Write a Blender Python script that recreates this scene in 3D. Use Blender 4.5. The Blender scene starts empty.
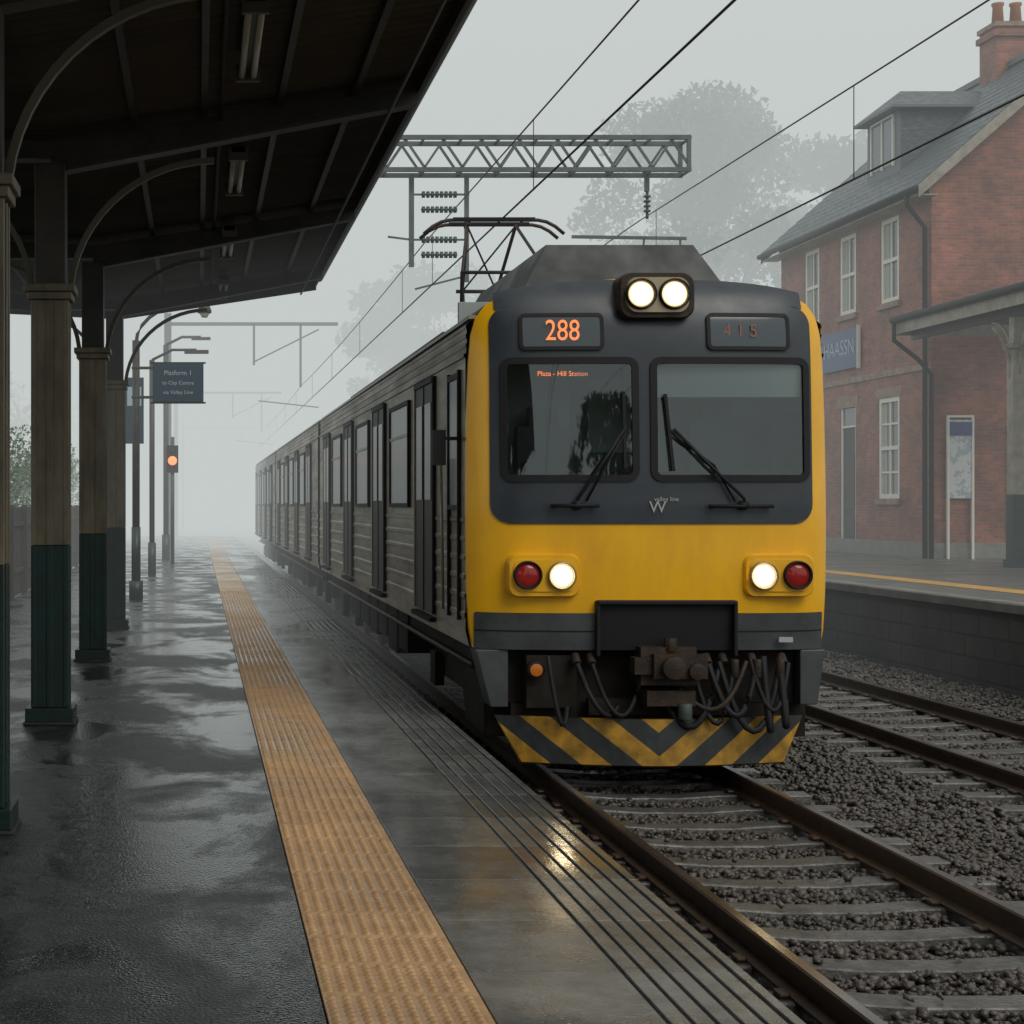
import bpy, math, random, bmesh
import numpy as np
from mathutils import Vector
random.seed(3); RNG=np.random.default_rng(5)
scene=bpy.context.scene
COL=scene.collection
# ------------------------------------------------------------------ materials
def N(nt,t,**k):
    n=nt.nodes.new(t)
    for a,b in k.items(): setattr(n,a,b)
    return n
def newmat(name):
    m=bpy.data.materials.new(name); m.use_nodes=True
    nt=m.node_tree; b=nt.nodes['Principled BSDF']
    return m,nt,b
def mat(name,c,rough=.5,metal=0,c2=None,scale=3,r2=None,bump=0,bscale=40,emis=0,ecol=None,detail=3,stretch=(1,1,1),spec=None,lo=.35,hi=.65,coat=0):
    m,nt,b=newmat(name)
    L=nt.links.new
    b.inputs['Base Color'].default_value=(*c,1)
    b.inputs['Roughness'].default_value=rough
    b.inputs['Metallic'].default_value=metal
    if spec is not None: b.inputs['Specular IOR Level'].default_value=spec
    if coat: b.inputs['Coat Weight'].default_value=coat; b.inputs['Coat Roughness'].default_value=.08
    if c2 is None and r2 is None and not bump:
        if emis:
            b.inputs['Emission Color'].default_value=(*(ecol or c),1); b.inputs['Emission Strength'].default_value=emis
        return m
    tc=N(nt,'ShaderNodeTexCoord'); mp=N(nt,'ShaderNodeMapping'); mp.inputs['Scale'].default_value=stretch
    L(tc.outputs['Object'],mp.inputs['Vector'])
    if c2 is not None or r2 is not None:
        no=N(nt,'ShaderNodeTexNoise'); no.inputs['Scale'].default_value=scale; no.inputs['Detail'].default_value=detail
        no.inputs['Roughness'].default_value=.65
        L(mp.outputs[0],no.inputs['Vector'])
        mr=N(nt,'ShaderNodeMapRange'); mr.inputs['From Min'].default_value=lo; mr.inputs['From Max'].default_value=hi
        L(no.outputs['Fac'],mr.inputs['Value'])
        if c2 is not None:
            mx=N(nt,'ShaderNodeMix',data_type='RGBA'); mx.inputs['A'].default_value=(*c,1); mx.inputs['B'].default_value=(*c2,1)
            L(mr.outputs[0],mx.inputs['Factor']); L(mx.outputs['Result'],b.inputs['Base Color'])
        if r2 is not None:
            m2=N(nt,'ShaderNodeMapRange'); m2.inputs['To Min'].default_value=rough; m2.inputs['To Max'].default_value=r2
            L(mr.outputs[0],m2.inputs['Value']); L(m2.outputs[0],b.inputs['Roughness'])
    if bump:
        n3=N(nt,'ShaderNodeTexNoise'); n3.inputs['Scale'].default_value=bscale; n3.inputs['Detail'].default_value=2
        L(mp.outputs[0],n3.inputs['Vector'])
        bp=N(nt,'ShaderNodeBump'); bp.inputs['Strength'].default_value=bump; bp.inputs['Distance'].default_value=.02
        L(n3.outputs['Fac'],bp.inputs['Height']); L(bp.outputs[0],b.inputs['Normal'])
    if emis:
        b.inputs['Emission Color'].default_value=(*(ecol or c),1); b.inputs['Emission Strength'].default_value=emis
    return m

M={}
M['yellow']=mat('yellow_paint',(.88,.46,.004),.28,c2=(.72,.35,.006),scale=2.2,r2=.45,coat=.25,stretch=(1.5,1,.6),bump=.03,bscale=9,lo=.38,hi=.8,detail=6)
M['mask']=mat('dark_blue_grey_paint',(.020,.029,.038),.30,c2=(.032,.041,.048),scale=3,r2=.42)
M['greypaint']=mat('grey_paint',(.062,.072,.074),.45,c2=(.034,.038,.038),scale=3,r2=.6,detail=5)
M['steel']=mat('train_side_steel',(.33,.285,.22),.36,metal=.3,c2=(.17,.145,.105),scale=1.6,r2=.5,stretch=(1,.35,3),detail=5)
M['steel2']=mat('train_side_light_trim',(.30,.27,.22),.4,metal=.3)
M['roof']=mat('train_roof',(.07,.076,.074),.5,c2=(.04,.043,.041),scale=2,r2=.7)
M['black']=mat('black_rubber',(.010,.010,.011),.6,spec=.3)
M['under']=mat('underframe_grime',(.013,.012,.010),.85,c2=(.028,.022,.017),scale=6,spec=.25)
M['iron']=mat('cast_iron',(.028,.025,.022),.55,metal=.3,c2=(.06,.038,.026),scale=9,bump=.2,spec=.3)
M['sideglass']=mat('side_window_glass',(.018,.022,.022),.22,spec=.22)
M['doorpanel']=mat('door_panel',(.035,.032,.027),.5,c2=(.06,.052,.042),scale=3,spec=.3)
M['display']=mat('display_glass',(.06,.075,.085),.12)
M['orange']=mat('orange_led',(.9,.25,.05),.5,emis=.8,ecol=(1,.26,.10))
M['orangedim']=mat('orange_led_dim',(.16,.08,.06),.5,emis=.07,ecol=(1,.4,.2))
M['head']=mat('headlamp_filament_zone',(1,.9,.7),.3,emis=16,ecol=(1,.80,.48))
M['headrim']=mat('headlamp_lens_rim',(.9,.6,.3),.2,emis=1.1,ecol=(1,.66,.26))
M['red']=mat('red_lamp_lens',(.22,.010,.010),.12,emis=.05,ecol=(1,.08,.05))
M['amber']=mat('amber_lamp',(.45,.12,.01),.25,emis=.04,ecol=(1,.4,.05))
M['chrome']=mat('lamp_reflector',(.36,.30,.2),.35,metal=.7)
M['white']=mat('white_decal',(.4,.4,.4),.5)
M['interior']=mat('cab_interior',(.34,.38,.37),.6)
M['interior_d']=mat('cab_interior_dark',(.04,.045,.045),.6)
M['blind']=mat('cab_blind',(.72,.78,.77),.7)
M['rust']=mat('rusty_rail',(.038,.024,.017),.5,c2=(.075,.042,.026),scale=9,metal=.3)
M['railtop']=mat('rail_head',(.36,.34,.32),.22,metal=.9,c2=(.20,.17,.15),scale=4,stretch=(1,.2,1))
M['sleeper']=mat('wet_sleeper',(.105,.10,.09),.26,c2=(.045,.040,.035),scale=5,r2=.5,bump=.4,bscale=30,detail=5)
M['ballastbed']=mat('ballast_bed',(.025,.021,.018),.8,c2=(.055,.047,.04),scale=22,bump=1,bscale=30)
M['ground']=mat('ground_soil_grass',(.035,.045,.02),.9,c2=(.06,.055,.035),scale=.6)
M['conc']=mat('old_concrete',(.22,.215,.19),.6,c2=(.12,.12,.105),scale=2.5,r2=.35)
M['platwall']=mat('platform_wall',(.045,.045,.042),.6,c2=(.02,.02,.018),scale=3)
M['cream']=mat('cream_paint_weathered',(.20,.175,.115),.5,c2=(.095,.082,.052),scale=4,stretch=(1,1,.35),bump=.15,bscale=20,detail=6)
M['bracket']=mat('bracket_paint',(.10,.092,.066),.5)
M['green']=mat('dark_green_paint',(.005,.036,.030),.38,c2=(.010,.022,.018),scale=4,bump=.1,detail=5)
M['darksteel']=mat('canopy_dark_steel',(.026,.024,.020),.5,c2=(.050,.043,.033),scale=3)
M['corr']=mat('corrugated_underside',(.032,.030,.025),.5,c2=(.062,.054,.040),scale=1.2,stretch=(.6,1,1),detail=5)
M['lampw']=mat('batten_lamp_diffuser',(.55,.53,.44),.4)
M['galv']=mat('galvanised_steel',(.10,.125,.115),.5,metal=.3,c2=(.06,.08,.07),scale=3)
M['wire']=mat('wire',(.015,.015,.015),.5)
M['insul']=mat('insulator',(.03,.06,.05),.2)
M['signblue']=mat('sign_navy',(.006,.032,.055),.35)
M['signblue2']=mat('sign_blue',(.012,.035,.15),.35,c2=(.02,.05,.18))
M['signtxt']=mat('sign_lettering',(.35,.45,.52),.5)
M['slate']=mat('slate_roof',(.070,.083,.094),.4,c2=(.035,.044,.052),scale=5,bump=.4,bscale=12,r2=.6,stretch=(1,1,3))
M['lead']=mat('lead_flashing',(.11,.125,.13),.5)
M['trim']=mat('cream_trim',(.74,.72,.64),.55)
M['barge']=mat('barge_board_paint',(.34,.31,.25),.55,c2=(.22,.2,.16),scale=4)
M['lintel']=mat('stone_lintel',(.34,.235,.165),.7,c2=(.2,.14,.10),scale=5)
M['wglass']=mat('window_glass',(.11,.13,.13),.06,spec=.8)
M['curtain']=mat('net_curtain',(.4,.41,.38),.8)
M['poster']=mat('notice_paper',(.6,.61,.60),.5,c2=(.35,.42,.46),scale=6,lo=.5,hi=.52)
M['wood']=mat('dark_fence_wood',(.035,.028,.022),.7,c2=(.06,.045,.035),scale=5,stretch=(1,1,.2))
M['bark']=mat('bark',(.05,.042,.034),.8)
M['pot']=mat('clay_pot',(.35,.13,.06),.7)
M['redsig']=mat('red_signal',(.8,.05,.02),.4,emis=3,ecol=(1,.16,.06))
M['plat2']=mat('opposite_platform_surface',(.14,.135,.12),.3,c2=(.08,.077,.07),scale=1.2,r2=.6)
M['ystripe']=mat('yellow_line_worn',(.66,.36,.07),.4,c2=(.45,.26,.07),scale=2)

def island(name,cols,rough=.6):
    m,nt,bs=newmat(name); L=nt.links.new
    g=N(nt,'ShaderNodeNewGeometry'); r=N(nt,'ShaderNodeValToRGB')
    e=r.color_ramp.elements
    e[0].color=(*cols[0],1); e[1].color=(*cols[-1],1)
    for i,c in enumerate(cols[1:-1]):
        q=e.new((i+1)/(len(cols)-1)); q.color=(*c,1)
    L(g.outputs['Random Per Island'],r.inputs[0]); L(r.outputs[0],bs.inputs['Base Color'])
    bs.inputs['Roughness'].default_value=rough
    return m
M['leaf']=island('tree_leaves',[(.022,.040,.014),(.06,.085,.03)])
M['leaf2']=island('bush_leaves',[(.025,.065,.014),(.10,.19,.04)])
M['stone']=island('ballast_stone',[(.030,.026,.023),(.078,.066,.055),(.048,.041,.036),(.12,.104,.088),(.060,.044,.034)],.40)

def brickmat(name,c1,c2,mort,w=.23,h=.075,ms=.010):
    m,nt,b=newmat(name); L=nt.links.new
    tc=N(nt,'ShaderNodeTexCoord'); sx=N(nt,'ShaderNodeSeparateXYZ'); L(tc.outputs['Object'],sx.inputs[0])
    ad=N(nt,'ShaderNodeMath'); L(sx.outputs[0],ad.inputs[0]); L(sx.outputs[1],ad.inputs[1])
    cb=N(nt,'ShaderNodeCombineXYZ'); L(ad.outputs[0],cb.inputs[0]); L(sx.outputs[2],cb.inputs[1])
    br=N(nt,'ShaderNodeTexBrick'); br.inputs['Scale'].default_value=1; br.inputs['Brick Width'].default_value=w
    br.inputs['Row Height'].default_value=h; br.inputs['Mortar Size'].default_value=ms
    br.inputs['Color1'].default_value=(*c1,1); br.inputs['Color2'].default_value=(*c2,1); br.inputs['Mortar'].default_value=(*mort,1)
    L(cb.outputs[0],br.inputs['Vector'])
    no=N(nt,'ShaderNodeTexNoise'); no.inputs['Scale'].default_value=1.1; no.inputs['Detail'].default_value=6; no.inputs['Roughness'].default_value=.7; L(tc.outputs['Object'],no.inputs['Vector'])
    mr=N(nt,'ShaderNodeMapRange'); mr.inputs['From Min'].default_value=.3; mr.inputs['From Max'].default_value=.7
    mr.inputs['To Min'].default_value=.45; mr.inputs['To Max'].default_value=1.35; L(no.outputs['Fac'],mr.inputs['Value'])
    mx=N(nt,'ShaderNodeMix',data_type='RGBA',blend_type='MULTIPLY'); mx.inputs['Factor'].default_value=1
    L(br.outputs['Color'],mx.inputs['A']); L(mr.outputs[0],mx.inputs['B']); L(mx.outputs['Result'],b.inputs['Base Color'])
    bp=N(nt,'ShaderNodeBump'); bp.inputs['Strength'].default_value=.5; bp.inputs['Distance'].default_value=.01; bp.invert=True
    L(br.outputs['Fac'],bp.inputs['Height']); L(bp.outputs[0],b.inputs['Normal'])
    b.inputs['Roughness'].default_value=.6
    return m
M['brick']=brickmat('red_brick',(.37,.105,.055),(.23,.062,.036),(.20,.14,.11))
M['blockwall']=brickmat('platform_blockwork',(.045,.045,.041),(.03,.031,.028),(.012,.012,.011),w=.8,h=.28,ms=.02)

def wetmat(name,c1,c2,r_lo,r_hi,bumpfine,fine=90,big=.8,jointy=None,colscale=2.0,bigst=(1,.5,1),jv=(.75,1.2),bd=.006,ripple=.12,edge=(.40,.60),dark=.7):
    m,nt,b=newmat(name); L=nt.links.new
    tc=N(nt,'ShaderNodeTexCoord'); mp=N(nt,'ShaderNodeMapping'); mp.inputs['Scale'].default_value=bigst; L(tc.outputs['Object'],mp.inputs[0])
    n1=N(nt,'ShaderNodeTexNoise'); n1.inputs['Scale'].default_value=big; n1.inputs['Detail'].default_value=5; n1.inputs['Roughness'].default_value=.6; n1.inputs['Distortion'].default_value=.5
    L(mp.outputs[0],n1.inputs[0])
    w01=N(nt,'ShaderNodeMapRange'); w01.inputs['From Min'].default_value=edge[0]; w01.inputs['From Max'].default_value=edge[1]; L(n1.outputs['Fac'],w01.inputs[0])
    mr=N(nt,'ShaderNodeMapRange'); mr.inputs['To Min'].default_value=r_lo; mr.inputs['To Max'].default_value=r_hi; L(w01.outputs[0],mr.inputs[0]); L(mr.outputs[0],b.inputs['Roughness'])
    n2=N(nt,'ShaderNodeTexNoise'); n2.inputs['Scale'].default_value=colscale; n2.inputs['Detail'].default_value=7; n2.inputs['Roughness'].default_value=.72; L(tc.outputs['Object'],n2.inputs[0])
    m2=N(nt,'ShaderNodeMapRange'); m2.inputs['From Min'].default_value=.32; m2.inputs['From Max'].default_value=.68; L(n2.outputs['Fac'],m2.inputs[0])
    mx=N(nt,'ShaderNodeMix',data_type='RGBA'); mx.inputs['A'].default_value=(*c1,1); mx.inputs['B'].default_value=(*c2,1); L(m2.outputs[0],mx.inputs['Factor'])
    out=mx.outputs['Result']
    md=N(nt,'ShaderNodeMapRange'); md.inputs['To Min'].default_value=dark; md.inputs['To Max'].default_value=1.05; L(w01.outputs[0],md.inputs[0])
    mz=N(nt,'ShaderNodeMix',data_type='RGBA',blend_type='MULTIPLY'); mz.inputs['Factor'].default_value=1; L(out,mz.inputs['A']); L(md.outputs[0],mz.inputs['B']); out=mz.outputs['Result']
    if jointy:
        sx=N(nt,'ShaderNodeSeparateXYZ'); L(tc.outputs['Object'],sx.inputs[0])
        a0=N(nt,'ShaderNodeMath'); a0.inputs[1].default_value=6.0; L(sx.outputs[1],a0.inputs[0])
        dv=N(nt,'ShaderNodeMath',operation='DIVIDE'); dv.inputs[1].default_value=jointy; L(a0.outputs[0],dv.inputs[0])
        fl=N(nt,'ShaderNodeMath',operation='FLOOR'); L(dv.outputs[0],fl.inputs[0])
        wn=N(nt,'ShaderNodeTexWhiteNoise',noise_dimensions='1D'); L(fl.outputs[0],wn.inputs['W'])
        m4=N(nt,'ShaderNodeMapRange'); m4.inputs['To Min'].default_value=jv[0]; m4.inputs['To Max'].default_value=jv[1]; L(wn.outputs['Value'],m4.inputs[0])
        my=N(nt,'ShaderNodeMix',data_type='RGBA',blend_type='MULTIPLY'); my.inputs['Factor'].default_value=1; L(out,my.inputs['A']); L(m4.outputs[0],my.inputs['B']); out=my.outputs['Result']
    L(out,b.inputs['Base Color'])
    n3=N(nt,'ShaderNodeTexNoise'); n3.inputs['Scale'].default_value=fine; n3.inputs['Detail'].default_value=2; L(tc.outputs['Object'],n3.inputs[0])
    bp=N(nt,'ShaderNodeBump'); bp.inputs['Distance'].default_value=bd
    m5=N(nt,'ShaderNodeMapRange'); m5.inputs['To Min'].default_value=bumpfine*.2; m5.inputs['To Max'].default_value=bumpfine; L(w01.outputs[0],m5.inputs[0])
    L(m5.outputs[0],bp.inputs['Strength']); L(n3.outputs['Fac'],bp.inputs['Height'])
    if ripple:
        n4=N(nt,'ShaderNodeTexNoise'); n4.inputs['Scale'].default_value=5; n4.inputs['Detail'].default_value=1; L(tc.outputs['Object'],n4.inputs[0])
        b2=N(nt,'ShaderNodeBump'); b2.inputs['Distance'].default_value=.02; b2.inputs['Strength'].default_value=ripple; L(n4.outputs['Fac'],b2.inputs['Height']); L(bp.outputs[0],b2.inputs['Normal'])
        L(b2.outputs[0],b.inputs['Normal'])
    else: L(bp.outputs[0],b.inputs['Normal'])
    return m
M['asphalt']=wetmat('wet_asphalt',(.014,.017,.019),(.052,.058,.060),.09,.42,1.0,fine=70,bd=.016,colscale=6,big=1.2,ripple=.05,bigst=(1,.6,1),edge=(.44,.56),dark=.55)
M['slab']=wetmat('wet_paving_slab',(.085,.086,.082),(.19,.19,.175),.10,.36,.5,fine=60,jointy=.77,colscale=5,jv=(.80,1.14),ripple=.10,dark=.7)
M['tactile']=wetmat('tactile_paving',(.42,.235,.10),(.62,.38,.18),.22,.5,.5,fine=60,jointy=.4,colscale=7,jv=(.90,1.06),ripple=0,dark=.85)
M['rib']=wetmat('platform_edge_grooves',(.02,.021,.02),(.035,.035,.033),.3,.6,.3,fine=60,ripple=0)

m,nt,b=newmat('windscreen_glass'); nt.nodes.remove(b); L=nt.links.new
gl=N(nt,'ShaderNodeBsdfGlossy'); gl.inputs['Roughness'].default_value=.02; gl.inputs['Color'].default_value=(.85,.95,.95,1)
tr=N(nt,'ShaderNodeBsdfTransparent'); tr.inputs['Color'].default_value=(.80,.88,.86,1)
lw=N(nt,'ShaderNodeFresnel'); lw.inputs['IOR'].default_value=1.85
df=N(nt,'ShaderNodeBsdfDiffuse'); df.inputs['Color'].default_value=(.08,.095,.095,1)
m1=N(nt,'ShaderNodeMixShader'); m1.inputs[0].default_value=.07; m2=N(nt,'ShaderNodeMixShader')
L(tr.outputs[0],m1.inputs[1]); L(df.outputs[0],m1.inputs[2]); L(lw.outputs[0],m2.inputs[0]); L(m1.outputs[0],m2.inputs[1]); L(gl.outputs[0],m2.inputs[2])
L(m2.outputs[0],nt.nodes['Material Output'].inputs[0]); M['windscreen']=m

XC=3.625; Y0=13.5; F=1700.0
m,nt,b=newmat('chevron_paint'); L=nt.links.new
tc=N(nt,'ShaderNodeTexCoord'); sx=N(nt,'ShaderNodeSeparateXYZ'); L(tc.outputs['Object'],sx.inputs[0])
a=N(nt,'ShaderNodeMath',operation='SUBTRACT'); a.inputs[1].default_value=XC; L(sx.outputs[0],a.inputs[0])
a2=N(nt,'ShaderNodeMath',operation='ABSOLUTE'); L(a.outputs[0],a2.inputs[0])
zz=N(nt,'ShaderNodeMath',operation='MULTIPLY'); zz.inputs[1].default_value=-1.25; L(sx.outputs[2],zz.inputs[0])
s=N(nt,'ShaderNodeMath'); L(a2.outputs[0],s.inputs[0]); L(zz.outputs[0],s.inputs[1])
s2=N(nt,'ShaderNodeMath'); s2.inputs[1].default_value=.06; L(s.outputs[0],s2.inputs[0])
d=N(nt,'ShaderNodeMath',operation='DIVIDE'); d.inputs[1].default_value=.46; L(s2.outputs[0],d.inputs[0])
fr=N(nt,'ShaderNodeMath',operation='FRACT'); L(d.outputs[0],fr.inputs[0])
gt=N(nt,'ShaderNodeMath',operation='GREATER_THAN'); gt.inputs[1].default_value=.5; L(fr.outputs[0],gt.inputs[0])
no=N(nt,'ShaderNodeTexNoise'); no.inputs['Scale'].default_value=7; no.inputs['Detail'].default_value=6; L(tc.outputs['Object'],no.inputs[0])
ml=N(nt,'ShaderNodeMapRange'); ml.inputs['From Min'].default_value=.35; ml.inputs['From Max'].default_value=.65; ml.inputs['To Min'].default_value=.35; ml.inputs['To Max'].default_value=1.0; L(no.outputs['Fac'],ml.inputs[0])
mx=N(nt,'ShaderNodeMix',data_type='RGBA'); mx.inputs['A'].default_value=(.024,.03,.03,1); mx.inputs['B'].default_value=(.46,.24,.015,1); L(gt.outputs[0],mx.inputs['Factor'])
my=N(nt,'ShaderNodeMix',data_type='RGBA',blend_type='MULTIPLY'); my.inputs['Factor'].default_value=1; L(mx.outputs['Result'],my.inputs['A']); L(ml.outputs[0],my.inputs['B'])
L(my.outputs['Result'],b.inputs['Base Color']); b.inputs['Roughness'].default_value=.5; M['chev']=m

# ------------------------------------------------------------------ mesh builder
class MB:
    def __init__(s): s.v=[]; s.f=[]; s.m=[]; s.mats=[]; s.sm=[]
    def mi(s,k):
        if k not in s.mats: s.mats.append(k)
        return s.mats.index(k)
    def add(s,vs,fs,k,smooth=False):
        o=len(s.v); i=s.mi(k); s.v+= [tuple(p) for p in vs]
        for f in fs: s.f.append(tuple(a+o for a in f)); s.m.append(i); s.sm.append(smooth)
    def box(s,x0,x1,y0,y1,z0,z1,k):
        x0,x1=min(x0,x1),max(x0,x1); y0,y1=min(y0,y1),max(y0,y1); z0,z1=min(z0,z1),max(z0,z1)
        s.add([(x0,y0,z0),(x1,y0,z0),(x1,y1,z0),(x0,y1,z0),(x0,y0,z1),(x1,y0,z1),(x1,y1,z1),(x0,y1,z1)],
              [(0,3,2,1),(4,5,6,7),(0,1,5,4),(1,2,6,5),(2,3,7,6),(3,0,4,7)],k)
    def quad(s,a,b,c,d,k): s.add([a,b,c,d],[(0,1,2,3)],k)
    def tube(s,pts,r,k,n=8,smooth=True,caps=True,rs=None):
        P=[Vector(p) for p in pts]; vs=[]; m=len(P)
        for i,p in enumerate(P):
            t=(P[min(i+1,m-1)]-P[max(i-1,0)]).normalized()
            up=Vector((0,0,1)) if abs(t.z)<.9 else Vector((1,0,0))
            a=t.cross(up).normalized(); b=a.cross(t).normalized()
            rr=rs[i] if rs else r
            for j in range(n):
                q=2*math.pi*(j+.5)/n; vs.append(p+a*math.cos(q)*rr+b*math.sin(q)*rr)
        fs=[]
        for i in range(m-1):
            for j in range(n): fs.append((i*n+j,i*n+(j+1)%n,(i+1)*n+(j+1)%n,(i+1)*n+j))
        if caps: fs.append(tuple(range(n))[::-1]); fs.append(tuple((m-1)*n+j for j in range(n)))
        s.add(vs,fs,k,smooth)
    def lathe(s,X,Z,prof,k,n=28):
        vs=[];fs=[]
        for y,r in prof:
            for j in range(n): q=2*math.pi*j/n; vs.append((X+r*math.cos(q),y,Z+r*math.sin(q)))
        for i in range(len(prof)-1):
            for j in range(n): fs.append((i*n+j,i*n+(j+1)%n,(i+1)*n+(j+1)%n,(i+1)*n+j))
        fs.append(tuple((len(prof)-1)*n+j for j in range(n))) if prof[-1][1]<.05 else None
        s.add(vs,fs,k,True)
    def bar(s,p,q,w,k): s.tube([p,q],w*.7071,k,n=4,smooth=False)
    def prism(s,pts,y0,y1,k):
        n=len(pts); vs=[(x,y0,z) for x,z in pts]+[(x,y1,z) for x,z in pts]
        fs=[tuple(range(n)),tuple(range(2*n-1,n-1,-1))]+[(i,i+n,(i+1)%n+n,(i+1)%n) for i in range(n)]
        s.add(vs,fs,k)
    def obj(s,name,parent=None,bevel=0,fixn=True):
        me=bpy.data.meshes.new(name); me.from_pydata(s.v,[],s.f)
        for k in s.mats: me.materials.append(M[k])
        me.polygons.foreach_set('material_index',s.m); me.polygons.foreach_set('use_smooth',s.sm)
        me.update()
        o=bpy.data.objects.new(name,me); COL.objects.link(o)
        if fixn:
            bm=bmesh.new(); bm.from_mesh(me); bmesh.ops.recalc_face_normals(bm,faces=bm.faces); bm.to_mesh(me); bm.free()
        if parent: o.parent=parent
        if bevel:
            b=o.modifiers.new('bevel','BEVEL'); b.width=bevel; b.segments=2; b.limit_method='ANGLE'; b.angle_limit=.7; b.harden_normals=False
        return o
def empty(name):
    e=bpy.data.objects.new(name,None); COL.objects.link(e); return e
def text(name,body,loc,size,k,rot,parent,ext=.002,sx=1):
    c=bpy.data.curves.new(name,'FONT'); c.body=body; c.size=size; c.extrude=ext; c.align_x='CENTER'; c.align_y='CENTER'
    c.materials.append(M[k]); o=bpy.data.objects.new(name,c); COL.objects.link(o); o.location=loc; o.rotation_euler=rot; o.scale=(sx,1,1); o.parent=parent; return o
def npmesh(name,V,Fq,mats):
    me=bpy.data.meshes.new(name); me.vertices.add(len(V)); me.vertices.foreach_set('co',V.astype(np.float32).ravel())
    nf,k=Fq.shape; me.loops.add(nf*k); me.loops.foreach_set('vertex_index',Fq.astype(np.int32).ravel())
    me.polygons.add(nf); me.polygons.foreach_set('loop_start',np.arange(0,nf*k,k,dtype=np.int32)); me.polygons.foreach_set('loop_total',np.full(nf,k,dtype=np.int32))
    for q in mats: me.materials.append(M[q])
    me.update(calc_edges=True); me.validate()
    o=bpy.data.objects.new(name,me); COL.objects.link(o); return o

PZ=-1.73; RZ=-2.14; GZ=-2.37; P2=-1.20
# ------------------------------------------------------------------ ground & track
g=MB(); g.quad((-600,-200,GZ-.05),(600,-200,GZ-.05),(600,1200,GZ-.05),(-600,1200,GZ-.05),'ground'); g.obj('ground')
g=MB(); g.quad((1.9,-60,GZ),(9.95,-60,GZ),(9.95,400,GZ),(1.9,400,GZ),'ballastbed'); g.obj('ballast_bed')
T1=3.57; T2=7.33
def rails(xc,name):
    e=empty(name)
    r=MB()
    for sx in (-.7525,.7525):
        x=xc+sx
        prof=[(-.07,RZ-.155),(.07,RZ-.155),(.07,RZ-.14),(.01,RZ-.12),(.01,RZ-.045),(.036,RZ-.035),(.036,RZ-.008),(.028,RZ-.002),(-.028,RZ-.002),(-.036,RZ-.008),(-.036,RZ-.035),(-.01,RZ-.045),(-.01,RZ-.12),(-.07,RZ-.14)]
        r.prism([(x+a,b) for a,b in prof],-60,260,'rust')
        r.quad((x-.026,-60,RZ),(x+.026,-60,RZ),(x+.026,260,RZ),(x-.026,260,RZ),'railtop')
    r.obj('rails',e)
    s=MB()
    y=-2.0
    while y<90:
        j=random.uniform(-.015,.015); dz=random.uniform(-.006,.004)
        T=RZ-.152+dz
        xs=[-1.28,-.95,-.55,-.25,.25,.55,.95,1.28]; hz=[0,.0,0,-.02,-.02,0,0,0]
        vs=[];fs=[]
        for a,h in zip(xs,hz):
            vs+=[(xc+a,y+j-.125,T+h-.16),(xc+a,y+j-.10,T+h),(xc+a,y+j+.10,T+h),(xc+a,y+j+.125,T+h-.16)]
        for i in range(7):
            for q in range(3): fs.append((i*4+q,i*4+q+1,i*4+4+q+1,i*4+4+q))
        fs+=[(0,1,2,3),(28,31,30,29)]
        s.add(vs,fs,'sleeper')
        for sx in (-.7525,.7525):
            for dx in (-.1,.1): s.box(xc+sx+dx-.03,xc+sx+dx+.03,y+j-.05,y+j+.05,T,T+.03,'rust')
        y+=.62
    s.obj('sleepers',e,bevel=.012)
rails(T1,'railway_track'); rails(T2,'railway_track')
def ballast():
    P=[]
    def scatter(x0,x1,y0,y1,dens,size):
        n=int((x1-x0)*(y1-y0)*dens); x=RNG.uniform(x0,x1,n); y=RNG.uniform(y0,y1,n); s=RNG.uniform(.5,1.4,n)*size
        P.append(np.stack([x,y,s],1))
    scatter(2.0,5.6,4.5,13,950,.0160); scatter(2.0,9.9,13,22,480,.019); scatter(4.6,9.9,22,34,260,.024); scatter(5.6,9.9,6,13,300,.020)
    scatter(4.9,9.9,34,50,90,.033)
    P=np.concatenate(P); x,y,s=P.T
    ph=((y+2.0+.31)%.62)-.31
    intr=(np.abs(x-T1)<1.28)|(np.abs(x-T2)<1.28)
    on=(np.abs(ph)<.11)&intr
    keep=~(on&(RNG.random(len(x))<.985))
    for c in (T1-.7525,T1+.7525,T2-.7525,T2+.7525): keep&=np.abs(x-c)>.085
    x,y,s,intr,on=x[keep],y[keep],s[keep],intr[keep],on[keep]; n=len(x)
    z=GZ+np.where(intr,.016,.045)+RNG.uniform(-.01,.03,n)+.012*np.sin(x*3.1+y*1.7)*np.cos(y*2.3)
    z=np.where(on,RZ-.14,z)
    base=np.array([(-1,-1,-1),(1,-1,-1),(1,1,-1),(-1,1,-1),(-1,-1,1),(1,-1,1),(1,1,1),(-1,1,1)],float)
    V=base[None]*RNG.uniform(.45,1.2,(n,8,3))*np.stack([np.ones(n)*1.2,np.ones(n),np.ones(n)*.8],1)[:,None,:]
    a=RNG.uniform(0,6.28,n); b=RNG.uniform(-.9,.9,n)
    ca,sa=np.cos(a)[:,None],np.sin(a)[:,None]; cb,sb=np.cos(b)[:,None],np.sin(b)[:,None]
    X,Y,Z=V[...,0],V[...,1],V[...,2]
    Y,Z=Y*cb-Z*sb,Y*sb+Z*cb
    X,Y=X*ca-Y*sa,X*sa+Y*ca
    V=np.stack([X*s[:,None]+x[:,None],Y*s[:,None]+y[:,None],Z*s[:,None]+z[:,None]],2).reshape(-1,3)
    fq=np.array([(0,3,2,1),(4,5,6,7),(0,1,5,4),(1,2,6,5),(2,3,7,6),(3,0,4,7)])
    Fq=(fq[None]+(np.arange(n)*8)[:,None,None]).reshape(-1,4)
    npmesh('ballast_gravel',V,Fq,['stone'])
ballast()

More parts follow.
